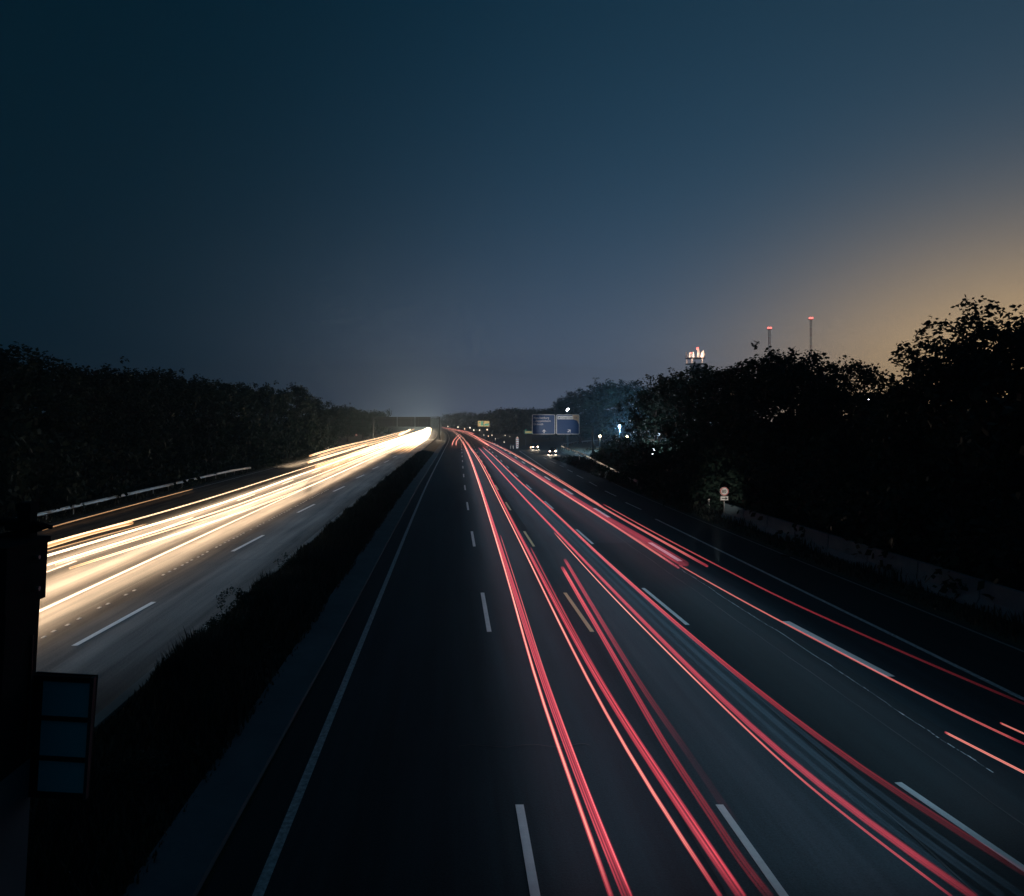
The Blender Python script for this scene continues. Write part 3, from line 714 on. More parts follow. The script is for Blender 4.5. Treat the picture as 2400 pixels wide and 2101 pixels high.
# pair of far yellow boards
for (x0, x1, lb, q) in ((1120, 1133.2, 'far yellow road board with green print, left one of the pair', 0), (1134.2, 1147, 'far yellow road board with green print, right one of the pair', 1)):
    Yf = 340.0; k = Yf / FPX; p = at_depth((x0 + x1) / 2, 993.5, Yf); w_ = (x1 - x0) * k; h_ = 13 * k
    g = empty('road_board', (p.x, Yf, 0)); tag(g, lb, 'sign', 'yellow boards far down the right verge')
    plate('panel', w_, h_, .12, 0, .08, M['sign_yellow'], g, (0, 0, p.z))
    if q == 0:
        plate('green_print', w_ * .42, h_ * .8, .1, -.012, -.002, M['sign_green'], g, (w_ * .24, 0, p.z + .12))
        plate('green_print', w_ * .3, h_ * .2, .04, -.012, -.002, M['sign_green'], g, (-w_ * .22, 0, p.z + .5))
    else:
        v = [(-w_*.42, -.012, -.9), (w_*.42, -.012, -.9), (w_*.42, -.012, .35), (-w_*.1, -.012, .05), (-w_*.42, -.012, -.2)]
        o = meshobj('green_print', v + [(a, -.002, b) for a, _, b in v], [(0, 1, 2, 3, 4), (0, 5, 6, 1), (1, 6, 7, 2), (2, 7, 8, 3), (3, 8, 9, 4), (4, 9, 5, 0)], M['sign_green'], g); o.location = (0, 0, p.z)
    for xx in (-w_ * .35, w_ * .35):
        mb = MB(); mb.tube([(xx, .15, 0), (xx, .15, p.z + h_ * .4)], .07, 8); mb.build('post', M['grey_steel'], g)

# speed limit sign
p = at_depth(1694, 1152, 57.5); g = empty('speed_sign', (p.x + .12, 57.5, 0)); tag(g, 'round white speed limit sign reading 80 over a small arrow plate', 'sign')
mb = MB(); mb.disc((0, 0, p.z), .335, .03); mb.build('disc', M['sign_white'], g)
o = frame('red_ring', .64, .64, .3199, .05, -.022, -.016, M['sign_red'], g, (0, 0, p.z))
text_mesh('80', .34, M['sign_black'], g, (-.2, -.019, p.z - .12), scale_x=.95)
plate('arrow_plate', .62, .33, .03, -.015, .015, M['sign_white'], g, (0, 0, p.z - .53))
frame('plate_border', .60, .31, .03, .018, -.021, -.0155, M['sign_black'], g, (0, 0, p.z - .53))
mb = MB(); mb.box((-.06, -.019, p.z - .545), (.28, .008, .055)); mb.build('arrow_shaft', M['sign_black'], g)
v = [(.08, -.023, -.11), (.24, -.023, 0), (.08, -.023, .11)]
o = meshobj('arrow_head', v + [(a, -.0155, b) for a, _, b in v], [(0, 1, 2), (0, 3, 4, 1), (1, 4, 5, 2), (2, 5, 3, 0)], M['sign_black'], g); o.location = (0, 0, p.z - .54)
mb = MB(); mb.tube([(0, .06, 0), (0, .06, p.z + .25)], .035, 8); mb.build('post', M['steel'], g, True)

# arrow board at the gore
p = at(1212.5, 1053); g = empty('arrow_board', (p.x, p.y, 0)); tag(g, 'tall narrow red and white chevron board at the exit gore', 'sign')
k = p.y / FPX; hb = 25 * k
mb = MB(); mb.box((0, 0, .2 + hb / 2), (.72, .05, hb)); mb.build('panel', M['sign_white'], g)
for i in range(5):
    z0 = .35 + i * hb / 5
    v = [(-.33, -.032, z0), (0, -.032, z0 + .25), (.33, -.032, z0), (.33, -.032, z0 + .2), (0, -.032, z0 + .45), (-.33, -.032, z0 + .2)]
    meshobj('chevron', v + [(a, -.026, b) for a, _, b in v], [(0, 1, 4, 5), (1, 2, 3, 4), (0, 6, 7, 1), (1, 7, 8, 2), (2, 8, 9, 3), (3, 9, 10, 4), (4, 10, 11, 5), (5, 11, 6, 0)], M['sign_red'], g)
mb = MB(); mb.tube([(0, .06, 0), (0, .06, hb + .2)], .04, 8); mb.build('post', M['grey_steel'], g)
mb = MB(); mb.disc((.0, -.05, hb + .33), .13, .1, 14); mb.build('warning_lamp', emit('amber_lamp', (1, .75, .45), .25), g)

# far reflector and lamp points on the right verge; headlight shine added as emission
glow_pale, glow_warm = emit('pale_marker_glow', (1.0, .86, .68), 2.2), emit('warm_marker_glow', (1.0, .62, .42), 2.4)
spots = [(1049.5, 1000, 600, .8, 0, 'first and farthest'), (1073.5, 1001.5, 520, .8, 0, 'second'), (1089, 1005.5, 470, .6, 1, 'third'), (1101.5, 1003, 440, .7, 0, 'fourth'), (1110.5, 1008.5, 400, .6, 0, 'fifth'),
         (1124, 1008.5, 360, .5, 0, 'sixth'), (1142, 1007.5, 330, .55, 1, 'seventh'), (1134, 1020, 300, .25, 0, 'eighth'), (1144.5, 1022.5, 280, .32, 1, 'ninth'), (1153, 1020.5, 270, .32, 0, 'tenth'),
         (1161, 1029, 240, .2, 0, 'eleventh'), (1181.5, 1036.5, 215, .2, 0, 'twelfth'), (1184, 1021, 330, .28, 0, 'thirteenth'), (1195, 1023, 330, .24, 0, 'fourteenth'), (1244, 1049, 200, .42, 1, 'nearest, warm and brightest')]
for (x, y, Y, r, wm, od) in spots:
    q = at_depth(x, y, Y); g = empty('glowing_marker', (q.x, Y, 0)); tag(g, 'small glowing marker point on the far right verge, %s from the horizon' % od if 'nearest' not in od else 'warm glowing marker point on a stake beside the headlights on the ramp', 'lamp', 'glowing marker points on the far right verge')
    mb = MB(); mb.tube([(0, 0, 0), (0, 0, max(.3, q.z))], .04, 6); mb.build('stake', M['grey_steel'], g)
    mb = MB(); mb.tube([(0, 0, q.z - r * .6), (0, 0, q.z - r * .3), (0, 0, q.z + r * .4), (0, 0, q.z + r * .6)], [r * .25, r * .45, r * .4, r * .15], 10); mb.build('lens', glow_warm if wm else glow_pale, g, True)

# sign gantry over the oncoming carriageway
YG = 288.0; kg = YG / FPX
def gx(px): return (px - CX) * kg
def gz(py): return H - (py - CY) * kg
g = empty('sign_gantry', (gx(952), YG, 0)); tag(g, 'dark sign gantry spanning the oncoming carriageway, boards seen from behind', 'sign gantry')
x0_, x1_ = gx(875) - gx(952), gx(1030) - gx(952)
for xx in (x0_, x1_):
    mb = MB(); mb.box((xx, 0, gz(978) / 2), (.42, .5, gz(978))); mb.build('post', M['grey_steel'], g)
    mb = MB(); mb.box((xx, 0, .2), (1.1, 1.2, .4)); mb.build('base', M['concrete'], g)
for yy in (-.45, .45):
    for zz in (gz(978), gz(981.5)):
        mb = MB(); mb.box(((x0_ + x1_) / 2, yy, zz), (x1_ - x0_ + .5, .12, .14)); mb.build('truss_chord', M['grey_steel'], g)
i = 0; xx = x0_
while xx < x1_ - 1:
    mb = MB(); a, b = (gz(981.5), gz(978)) if i % 2 else (gz(978), gz(981.5))
    mb.tube([(xx, -.45, a), (xx + 1.4, -.45, b)], .04, 6); mb.tube([(xx, -.45, a), (xx + 1.4, .45, a)], .035, 6); mb.build('truss_brace', M['grey_steel'], g); xx += 1.4; i += 1
bx = [(885.6, 930), (931, 972), (973, 1009)]
for a, b in bx:
    wq = (b - a) * kg - .15; hq = 23 * kg
    o = plate('sign_back', wq, hq, .2, .6, .7, M['dark_steel'], g, (gx((a + b) / 2) - gx(952), 0, gz(989)))
    for q in (-.3, .3):
        mb = MB(); mb.box((q * wq, -.06, 0), (.1, 1.15, .1)); mb.box((q * wq, .53, 0), (.1, .1, hq * .95)); r_ = mb.build('stiffener', M['grey_steel'], o); 
for k in range(9):
    mb = MB(); mb.tube([(gx(1012) - gx(952), 0, gz(1004 - k * 2.7)), (gx(1028) - gx(952), 0, gz(1004 - k * 2.7))], .045, 6); mb.build('rung', M['grey_steel'], g)
mb = MB(); mb.box((gx(1010) - gx(952), 0, gz(991)), (.14, .14, 27 * kg)); mb.build('ladder_post', M['grey_steel'], g)
# small round signs on the left verge
for (px_, py_, Y_, lb) in ((736.5, 1032, 190, 'small round red-rimmed sign on the left verge, nearer of two'), (778.5, 1022, 230, 'small round red-rimmed sign on the left verge, farther of two'), (835, 1020, 250, 'small round sign on the left verge close to the gantry')):
    q = at_depth(px_, py_, Y_); g = empty('round_sign', (q.x, Y_, 0)); tag(g, lb, 'sign', 'round signs on the left verge')
    mb = MB(); mb.disc((0, 0, q.z), .4, .04); mb.build('disc', M['sign_white'], g); frame('red_ring', .78, .78, .3899, .13, -.03, -.021, M['sign_red'], g, (0, 0, q.z))
    mb = MB(); mb.tube([(0, .07, 0), (0, .07, q.z + .2)], .04, 8); mb.build('post', M['grey_steel'], g)

# ------------------------------------------------------------------ two cars on the ramp, headlights on
carpaint = mat('dark_car_paint', (.03, .035, .045), .25, .5); glassm = mat('car_glass', (.02, .025, .03), .08)
tyre = mat('tyre_rubber', (.012, .012, .012), .9); rim = mat('wheel_rim', (.35, .35, .36), .35, .9)
lampm = emit('car_headlight', (1.0, .72, .48), 22.0)
def car(loc, rz, label):
    g = empty('car', loc, rz); tag(g, label, 'car', 'cars with headlights on at the exit ramp')
    # side profile (y forward = -Y, towards the viewer), lofted with tumblehome
    prof = [(-2.1, .35), (-2.15, .62), (-2.0, .80), (-1.15, .95), (1.75, 1.0), (2.1, .92), (2.15, .5), (2.1, .35)]
    v = []
    for sx in (-.88, -.80, .80, .88):
        for yy, zz in prof: v.append((sx, yy * (1 if abs(sx) < .85 else .97), zz if abs(sx) < .85 else min(zz, .78) if zz > .5 else zz))
    n_ = len(prof); f = []
    for k in range(3):
        for i in range(n_):
            j = (i + 1) % n_; f.append((k*n_+i, k*n_+j, (k+1)*n_+j, (k+1)*n_+i))
    f += [tuple(range(n_ - 1, -1, -1)), tuple(range(3*n_, 4*n_))]
    meshobj('body', v, f, carpaint, g)
    cab = [(-1.15, .95), (-.45, 1.42), (.85, 1.45), (1.75, 1.0)]
    v = [(s * (.78 if zz < 1.1 else .62), yy, zz) for s in (-1, 1) for yy, zz in cab]
    meshobj('cabin', v, [(0, 1, 2, 3), (7, 6, 5, 4), (0, 4, 5, 1), (1, 5, 6, 2), (2, 6, 7, 3)], glassm, g)
    mb = MB(); mb.add([(s * .63, yy, zz) for zz in (1.40, 1.47) for s, yy in ((-1, -.5), (1, -.5), (1, .9), (-1, .9))], [(3, 2, 1, 0), (4, 5, 6, 7), (0, 1, 5, 4), (1, 2, 6, 5), (2, 3, 7, 6), (3, 0, 4, 7)]); mb.build('roof', carpaint, g)
    for sx in (-1, 1):
        for yy in (-1.35, 1.3):
            mb = MB(); mb.tube([(sx * .70, yy, .32), (sx * .90, yy, .32)], .32, 18); wv = mb.build('wheel', tyre, g)
            mb = MB(); mb.tube([(sx * .895, yy, .32), (sx * .91, yy, .32)], .19, 14); mb.build('rim', rim, wv)
        mb = MB(); mb.tube([(sx * .62, -2.10, .66), (sx * .62, -2.17, .66), (sx * .62, -2.19, .66)], [.15, .15, .08], 12); mb.build('headlight', lampm, g)
        L = bpy.data.lights.new('headlight_and_sign_spot', 'SPOT'); L.energy = 500; L.color = (1, .8, .6); L.spot_size = R(50); L.spot_blend = .8; L.shadow_soft_size = .1
        lo = bpy.data.objects.new('headlight_and_sign_spot', L); C.objects.link(lo); lo.parent = g; lo.location = (sx * .62, -2.25, .66); lo.rotation_euler = (R(84), 0, R(180))
    mb = MB(); mb.box((0, -2.15, .45), (.52, .03, .12)); mb.build('licence_plate', M['sign_white'], g)
    mb = MB(); mb.box((0, -2.13, .62), (.8, .05, .12)); mb.build('grille', M['black_plastic'], g)
    for sx in (-1, 1):
        mb = MB(); mb.box((sx * .92, -.75, 1.0), (.16, .1, .12), taper=.8); mb.build('mirror', carpaint, g)
p = at(1255, 1053); car((p.x, p.y, 0), R(-8), 'dark car with glowing headlights on the exit ramp, left of two')
p = at(1297, 1064); car((p.x, p.y, 0), R(-12), 'dark car with glowing headlights on the exit ramp, right of two')

# ------------------------------------------------------------------ trees
def leaf_quads(v, f, c, n, rad, size, rnd, flat=.8):
    for _ in range(n):
        d = Vector((rnd.gauss(0, 1), rnd.gauss(0, 1), rnd.gauss(0, 1) * flat)).normalized() * rad * rnd.random() ** .5
        p = c + d; s = size * rnd.uniform(.6, 1.35)
        a = Vector((rnd.uniform(-1, 1), rnd.uniform(-1, 1), rnd.uniform(-.7, .3))).normalized()
        b = a.cross(Vector((rnd.uniform(-1, 1), rnd.uniform(-1, 1), rnd.uniform(-1, 1)))).normalized() * s * .33
        a = a * s; k = len(v)
        v += [p, p + a * .45 + b, p + a, p + a * .45 - b]; f.append((k, k+1, k+2, k+3))
def make_tree_meshes(seed, height, spread, clusters, leaves, leaf, low=.12, top=.55, crad=.85):
    """one tree: tapered trunk with limbs (mesh), crown of many leaves in clumps (mesh)"""
    rnd = random.Random(seed)
    wood = MB(); v = []; f = []
    tp = [Vector((0, 0, 0))]
    for i in range(1, 7): tp.append(Vector((rnd.uniform(-.18, .18) * i * .5, rnd.uniform(-.18, .18) * i * .5, height * .86 * i / 6)))
    r0 = height * .018
    wood.tube(tp, [r0 * (1 - .85 * i / 6) * (1.35 if i == 0 else 1) for i in range(7)], 8)
    lobes = []
    for i in range(11):
        a = i * 2.4 + rnd.uniform(-.4, .4); hz = height * (low + .1 + (.74 - low) * (i / 10) + rnd.uniform(-.04, .04))
        rr_ = spread * (.95 - top * max(0, (hz / height - .45) / .55) ** 1.6) * rnd.uniform(.62, 1.0)
        base = tp[0].lerp(tp[-1], max(.12, min(.95, hz / height - .14)))
        tip = Vector((math.cos(a) * rr_, math.sin(a) * rr_, hz))
        m1 = base.lerp(tip, .4) + Vector((0, 0, height * .05)); m2 = base.lerp(tip, .75) + Vector((0, 0, height * .03))
        wood.tube([base, m1, m2, tip], [r0 * .45, r0 * .3, r0 * .18, r0 * .06], 6)
        for j in range(5):
            t0 = rnd.choice((m1, m2, m1.lerp(m2, .5))); e = t0 + Vector((rnd.gauss(0, 1), rnd.gauss(0, 1), rnd.uniform(-.2, 1))) * spread * .22
            wood.tube([t0, t0.lerp(e, .5) + Vector((0, 0, .12)), e], [r0 * .16, r0 * .1, r0 * .03], 5)
            lobes.append((e, spread * rnd.uniform(.16, .28)))
        lobes.append((tip, spread * rnd.uniform(.22, .34))); lobes.append((m2, spread * .26))
    lobes.append((tp[-1] + Vector((0, 0, height * .04)), spread * .34)); lobes.append((tp[-1] + Vector((rnd.uniform(-.8, .8), rnd.uniform(-.8, .8), -height * .07)), spread * .42))
    for i in range(16):       # rounded upper dome
        a = i * 2.4 + rnd.uniform(-.3, .3); u = (i + .5) / 16; ph = math.acos(1 - u * .85)
        lobes.append((Vector((math.cos(a) * math.sin(ph) * spread * .72, math.sin(a) * math.sin(ph) * spread * .72, height * (.60 + .30 * math.cos(ph)))), spread * rnd.uniform(.17, .24)))
    for _ in range(clusters):
        c, r = rnd.choice(lobes)
        d = Vector((rnd.gauss(0, 1), rnd.gauss(0, 1), rnd.gauss(0, .8))).normalized() * r * rnd.random() ** .45 * 1.25
        leaf_quads(v, f, c + d, leaves, crad * rnd.uniform(.5, 1.1), leaf, rnd)
    for _ in range(int(clusters * .12)):      # stray sprigs that break the outline
        c, r = rnd.choice(lobes); d = Vector((rnd.gauss(0, 1), rnd.gauss(0, 1), abs(rnd.gauss(0, 1)))).normalized() * r * rnd.uniform(1.0, 1.3)
        leaf_quads(v, f, c + d, max(5, leaves // 2), .45, leaf, rnd)
    wm = bpy.data.meshes.new('trunk'); wm.from_pydata(wood.v, [], wood.f); wm.materials.append(M['bark'])
    cm = bpy.data.meshes.new('crown'); cm.from_pydata([tuple(p) for p in v], [], f); cm.materials.append(M['leaf'])
    return wm, cm
KINDS = [make_tree_meshes(31, 14, 5.2, 330, 34, .34), make_tree_meshes(32, 14, 4.4, 300, 34, .34, .08), make_tree_meshes(33, 14, 5.8, 360, 34, .36, .10),
         make_tree_meshes(34, 14, 4.0, 280, 34, .32, .06), make_tree_meshes(35, 14, 5.0, 250, 30, .36, .16)]
HERO = make_tree_meshes(43, 13.4, 5.6, 820, 32, .27, .10, top=.22, crad=.66)
SPARSE = make_tree_meshes(45, 14, 5.4, 125, 30, .32, .10, crad=.7)
KINDS.append(SPARSE)
def tree(kind, x, y, h, wide, label, group, rz=None, cat='tree'):
    wm, cm = kind; g = empty('roadside_tree', (x, y, -.05), random.uniform(0, 6.28) if rz is None else rz); tag(g, label, cat, group)
    for nm, me in (('trunk', wm), ('crown', cm)):
        o = bpy.data.objects.new(nm, me); C.objects.link(o); o.parent = g
    g.scale = (h / 14 * wide, h / 14 * wide, h / 14); return g
ORD = ['first', 'second', 'third', 'fourth', 'fifth', 'sixth', 'seventh', 'eighth', 'ninth', 'tenth', 'eleventh', 'twelfth', 'thirteenth', 'fourteenth', 'fifteenth', 'sixteenth', 'seventeenth', 'eighteenth', 'nineteenth', 'twentieth']
rnd = random.Random(77)
# right side, by pixel of crown centre, depth and top
hero = tree(HERO, at_depth(2305, 700, 43).x, 43, 14.9, 1.0, 'tall leafy tree at the right frame edge, branches showing against the orange sky', 'trees along the right verge', .6)
right = [  # px x, px top, depth, wide, kind
    (1640, 858, 112, 1.1, 2), (1572, 876, 124, 1.1, 0), (2440, 745, 39, 1.0, 1), (2120, 905, 50, .85, 3), (2190, 880, 47, .9, 1), (2045, 905, 55, .8, 0), (1985, 834, 58, .8, 3), (1925, 884, 62, .7, 1), (1855, 824, 66, .95, 2), (1790, 822, 72, 1.05, 0),
    (1720, 846, 80, 1.0, 4), (1660, 850, 88, 1.0, 5), (1595, 856, 98, 1.05, 5), (1540, 880, 108, 1.0, 5), (1500, 905, 120, 1.0, 5), (1455, 892, 205, 1.35, 2), (1405, 894, 215, 1.4, 0), (1360, 918, 238, 1.35, 2), (1322, 945, 258, 1.3, 0), (1288, 962, 285, 1.2, 1)]
for i, (px_, py_, Y_, wd, kd) in enumerate(sorted(right, key=lambda t_: -t_[0])):
    q = at_depth(px_, py_, Y_)
    tree(KINDS[kd], q.x, Y_, q.z + .4, wd, 'dark leafy tree in the right roadside row, %s from the tall edge tree' % ORD[i], 'trees along the right verge')
# undergrowth below the right trees
def shrub_mesh(seed, n=90, lv=34):
    r2 = random.Random(seed); v = []; f = []
    for _ in range(n):
        leaf_quads(v, f, Vector((r2.gauss(0, 1.3), r2.gauss(0, 1.3), abs(r2.gauss(0, 1.0)) + .25)), lv, .6, .24, r2)
    me = bpy.data.meshes.new('foliage'); me.from_pydata([tuple(p) for p in v], [], f); me.materials.append(M['leaf'])
    w_ = MB()
    for k in range(5):
        a = k * 1.26; w_.tube([(0, 0, 0), (math.cos(a) * .5, math.sin(a) * .5, .8), (math.cos(a) * 1.0, math.sin(a) * 1.0, 1.7)], [.05, .035, .015], 5)
    sm = bpy.data.meshes.new('stems'); sm.from_pydata(w_.v, [], w_.f); sm.materials.append(M['bark'])
    return me, sm
SH = [shrub_mesh(51), shrub_mesh(52), shrub_mesh(53)]
def shrub(x, y, s, sz, label, group):
    g = empty('shrub', (x, y, -.05), rnd.uniform(0, 6)); tag(g, label, 'shrub', group)
    me, sm = rnd.choice(SH)
    for nm, m_ in (('foliage', me), ('stems', sm)):
        o = bpy.data.objects.new(nm, m_); C.objects.link(o); o.parent = g
    g.scale = (s, s, sz)
for i in range(34):
    y = 30 + i * 3.4; shrub(25.2 + rnd.uniform(-.8, 1.2) + (y > 95) * 4, y, rnd.uniform(1.2, 1.7), rnd.uniform(1.2, 2.0) * (.7 if y > 95 else 1), 'dark shrub in the thicket under the right roadside trees', 'thicket under the right trees')
for i in range(14):
    y = 34 + i * 4.6; shrub(32 + rnd.uniform(-1.5, 1.5) + (y > 95) * 2, y, rnd.uniform(1.6, 2.2), rnd.uniform(2.0, 3.0), 'dark shrub in the thicket under the right roadside trees', 'thicket under the right trees')
# left side
left = [(-30, 815, 62, 1.1, 2), (55, 828, 67, 1.1, 0), (120, 848, 72, 1.0, 1), (180, 850, 76, .9, 4), (235, 868, 82, 1.1, 2), (285, 858, 88, 1.1, 0), (335, 862, 94, 1.1, 1), (385, 872, 102, 1.1, 2), (440, 880, 110, 1.1, 0),
        (490, 884, 120, 1.1, 4), (540, 892, 132, 1.1, 1), (590, 902, 146, 1.1, 2), (640, 905, 160, 1.1, 0), (695, 898, 172, 1.1, 3), (735, 930, 195, 1.1, 1), (775, 953, 225, 1.1, 2), (815, 950, 262, 1.2, 0), (850, 963, 300, 1.2, 1), (880, 962, 340, 1.2, 4)]
for i, (px_, py_, Y_, wd, kd) in enumerate(left):
    q = at_depth(px_, py_, Y_)
    tree(KINDS[kd], q.x, Y_, q.z + .5, wd, 'dark tree in the left roadside row, %s from the left frame edge' % ORD[i], 'trees along the left verge')
for i in range(26):
    t_ = i / 25; Y_ = 55 + 140 * t_; shrub(-36.5 + rnd.uniform(-1.5, 1.0), Y_, rnd.uniform(1.7, 2.4), rnd.uniform(2.2, 3.4), 'dark shrub in the thicket under the left roadside trees', 'thicket under the left trees')
# far wood closing the view: one mass
v = []; f = []; rw = random.Random(5)
def wood_at(px_, top, Y_, wid=10):
    q = at_depth(px_, top, Y_); n_ = 24
    for _ in range(n_):
        leaf_quads(v, f, Vector((q.x + rw.gauss(0, wid * .35), Y_ + rw.gauss(0, 6), max(.8, q.z * (1 - rw.random() ** 1.5 * 1.0) - 1.2))), 22, 2.4, 1.3, rw)
px_ = 745
while px_ < 1330:
    base = 966 if px_ < 900 else (972 if px_ < 990 else (974 if px_ < 1080 else (970 if px_ < 1160 else 962)))
    if 1020 < px_ < 1050: base = 982
    for Yq in ((420, 520) if px_ < 1000 or px_ > 1160 else (760, 900)):
        wood_at(px_, base + rw.uniform(-6, 7), Yq, 14 if Yq < 600 else 22) if not 880 < px_ < 1028 else wood_at(px_, 983, 900, 20)
    px_ += 9
tag(meshobj('far_wood', v, f, M['leaf']), 'distant dark wood on the horizon behind the motorway', 'wood', kind='stuff')
# lone trees standing above the far wood
tree(KINDS[1], at_depth(1128, 970, 560).x, 560, at_depth(1128, 967, 560).z, .9, 'lone dark tree standing above the far wood behind the yellow boards', 'far trees')

# ------------------------------------------------------------------ median planting
def grass_patch(name, x0f, x1f, Y0, Y1, n, hmin, hmax, seed, label):
    r2 = random.Random(seed); v = []; f = []
    for _ in range(n):
        y = Y0 + (Y1 - Y0) * r2.random() ** 1.7; a, b = x0f + curve(y), x1f + curve(y); u = r2.random(); x = a + (b - a) * u
        h_ = r2.uniform(hmin, hmax) * (.45 + .55 * math.sin(math.pi * min(1, max(0, u)))) * (1 + .5 * math.sin(y * .7 + x)); w_ = r2.uniform(.012, .03) * (1 + y * .02)
        an = r2.uniform(0, 6.28); dx, dy = math.cos(an), math.sin(an); ln = r2.uniform(.1, .5) * h_; k = len(v)
        v += [(x - dy*w_, y + dx*w_, -.02), (x + dy*w_, y - dx*w_, -.02), (x + dx*ln*.4 + dy*w_*.7, y + dy*ln*.4 - dx*w_*.7, h_*.6), (x + dx*ln*.4 - dy*w_*.7, y + dy*ln*.4 + dx*w_*.7, h_*.6), (x + dx*ln, y + dy*ln, h_)]
        f += [(k, k+1, k+2, k+3), (k+3, k+2, k+4)]
    return tag(meshobj(name, v, f, M['grass']), label, 'grass', kind='stuff')
grass_patch('median_grass', -8.6, -5.0, 5, 170, 42000, .25, .8, 61, 'dark rough grass filling the median strip')
grass_patch('median_plume_grass', -8.5, -6.9, 21, 36, 5200, .35, .85, 64, 'taller grass plumes on the near median edge')
grass_patch('verge_grass', 19.0, 25, 14, 150, 22000, .15, .55, 62, 'dark grass on the right verge')
grass_patch('verge_grass', -37, -29.4, 24, 170, 16000, .15, .5, 63, 'dark grass on the left verge')
weeds = sorted([(-7.9, 26.5, .34, .34), (-8.0, 29.5, .30, .40), (-7.2, 21, .34, .26), (-7.9, 38, .3, .28), (-6.7, 15.5, .34, .24), (-7.7, 52, .3, .3)], key=lambda w_: w_[1])
for i, (x, y, sw, sz) in enumerate(weeds):
    shrub(x, y, sw, sz, 'dark leafy weed in the median strip, %s one counted from the bottom edge' % ORD[i], 'weeds in the median')

# ------------------------------------------------------------------ masts on the skyline
redlamp = emit('red_obstruction_lamp', (1.0, .20, .17), 2.4)
mastwhite = mat('red_white_mast_paint', (.55, .52, .5), .5); mastred = mat('mast_red', (.4, .05, .04), .5)
def lattice_mast(px_, top, Y_, label):
    q = at_depth(px_, top, Y_); g = empty('radio_mast', (q.x, Y_, 0)); tag(g, label, 'mast', 'red-lit radio masts'); hh = q.z; wd = .78; n_ = 26
    for k in range(n_):
        z0, z1 = hh * k / n_, hh * (k + 1) / n_
        mb = MB()
        cs = [(wd * math.cos(a), wd * math.sin(a)) for a in (R(90), R(210), R(330))]
        for i in range(3):
            a, b = cs[i], cs[(i + 1) % 3]
            mb.tube([(a[0], a[1], z0), (a[0], a[1], z1)], .13, 5, cap=False); mb.tube([(a[0], a[1], z0), (b[0], b[1], z1)], .1, 4, cap=False); mb.tube([(a[0], a[1], z1), (b[0], b[1], z1)], .08, 4, cap=False)
        mb.build('lattice_section', mastred if (k // 2) % 2 else mastwhite, g)
    mb = MB(); mb.box((0, 0, hh + .2), (2.6, 2.6, .3)); mb.build('platform', M['grey_steel'], g)
    mb = MB(); mb.tube([(0, 0, hh), (0, 0, hh + 2.6)], .14, 6); mb.build('antenna', mastwhite, g)
    for sx in (-1, 1):
        mb = MB(); mb.tube([(sx * .8, -.6, hh + .4), (sx * .8, -.6, hh + .7), (sx * .8, -.6, hh + 1.2), (sx * .8, -.6, hh + 1.7), (sx * .8, -.6, hh + 2.0)], [.3, .75, .92, .75, .3], 12); mb.build('red_lamp', redlamp, g, True)
lattice_mast(1803, 773, 560, 'slim lattice mast with red lamp on top, shorter left one'); lattice_mast(1900, 750, 560, 'slim lattice mast with red lamp on top, taller right one')
Yt = 420.0; kt = Yt / FPX; q = at_depth(1629, 830, Yt)
g = empty('antenna_tower', (q.x, Yt, 0)); tag(g, 'telecom tower head crowded with white antennas behind the right trees', 'tower')
zt = at_depth(0, 841, Yt).z
mb = MB(); mb.tube([(0, 0, 0), (0, 0, zt - 3)], [3.2, 2.6], 16); mb.build('shaft', M['concrete'], g, True)
for zz in (zt - 3.2, zt):
    mb = MB(); mb.tube([(0, 0, zz), (0, 0, zz + .35)], 5.2, 20); mb.build('platform', M['grey_steel'], g)
antw = emit('floodlit_antenna', (.9, .75, .62), .35)
mb = MB()
for k in range(20):
    a = k * math.pi / 10; mb.tube([(5.1 * math.cos(a), 5.1 * math.sin(a), zt + .3), (5.1 * math.cos(a), 5.1 * math.sin(a), zt + 1.5)], .06, 5)
mb.build('railing', M['steel'], g)
antp = mat('antenna_white', (.8, .8, .78), .4)
for k, (dx, hh) in enumerate(((-5, 3.2), (-3.9, 2.7), (-2.3, 3.1), (0, 4.2), (.6, 6.6), (2.4, 2.8), (3.3, 3.8), (4.9, 2.8), (-3.0, -2.9), (2.6, -2.9), (-4.9, -2.9))):
    yy = -math.sqrt(max(0, 25 - dx * dx)) * .9
    mb = MB(); mb.box((dx, yy - .3, zt + .35 + hh / 2 if hh > 0 else zt + hh / 2 - .1), (.14 if dx == .6 else .5, .25, abs(hh) if hh > 0 else 2.4)); mb.build('antenna_panel', antp, g)
mb = MB(); mb.tube([(-.25, -4.9, zt + 4.4), (-.25, -4.9, zt + 4.8), (-.25, -4.9, zt + 5.6), (-.25, -4.9, zt + 5.9)], [.25, .6, .6, .2], 10); mb.build('red_lamp', redlamp, g, True)
mb = MB(); mb.tube([(-3.4, -4, zt + 2.6), (-3.4, -4, zt + 3.1)], .3, 8); mb.build('red_lamp', redlamp, g, True)
for dx in (-3, 2.5):  # unseen lamps added to make the antennas show
    L = bpy.data.lights.new('tower_fill_light', 'POINT'); L.energy = 1500; L.color = (1, .6, .42); L.shadow_soft_size = .3
    lo = bpy.data.objects.new('tower_fill_light', L); C.objects.link(lo); lo.parent = g; lo.location = (dx, -6.5, zt + 1.5)

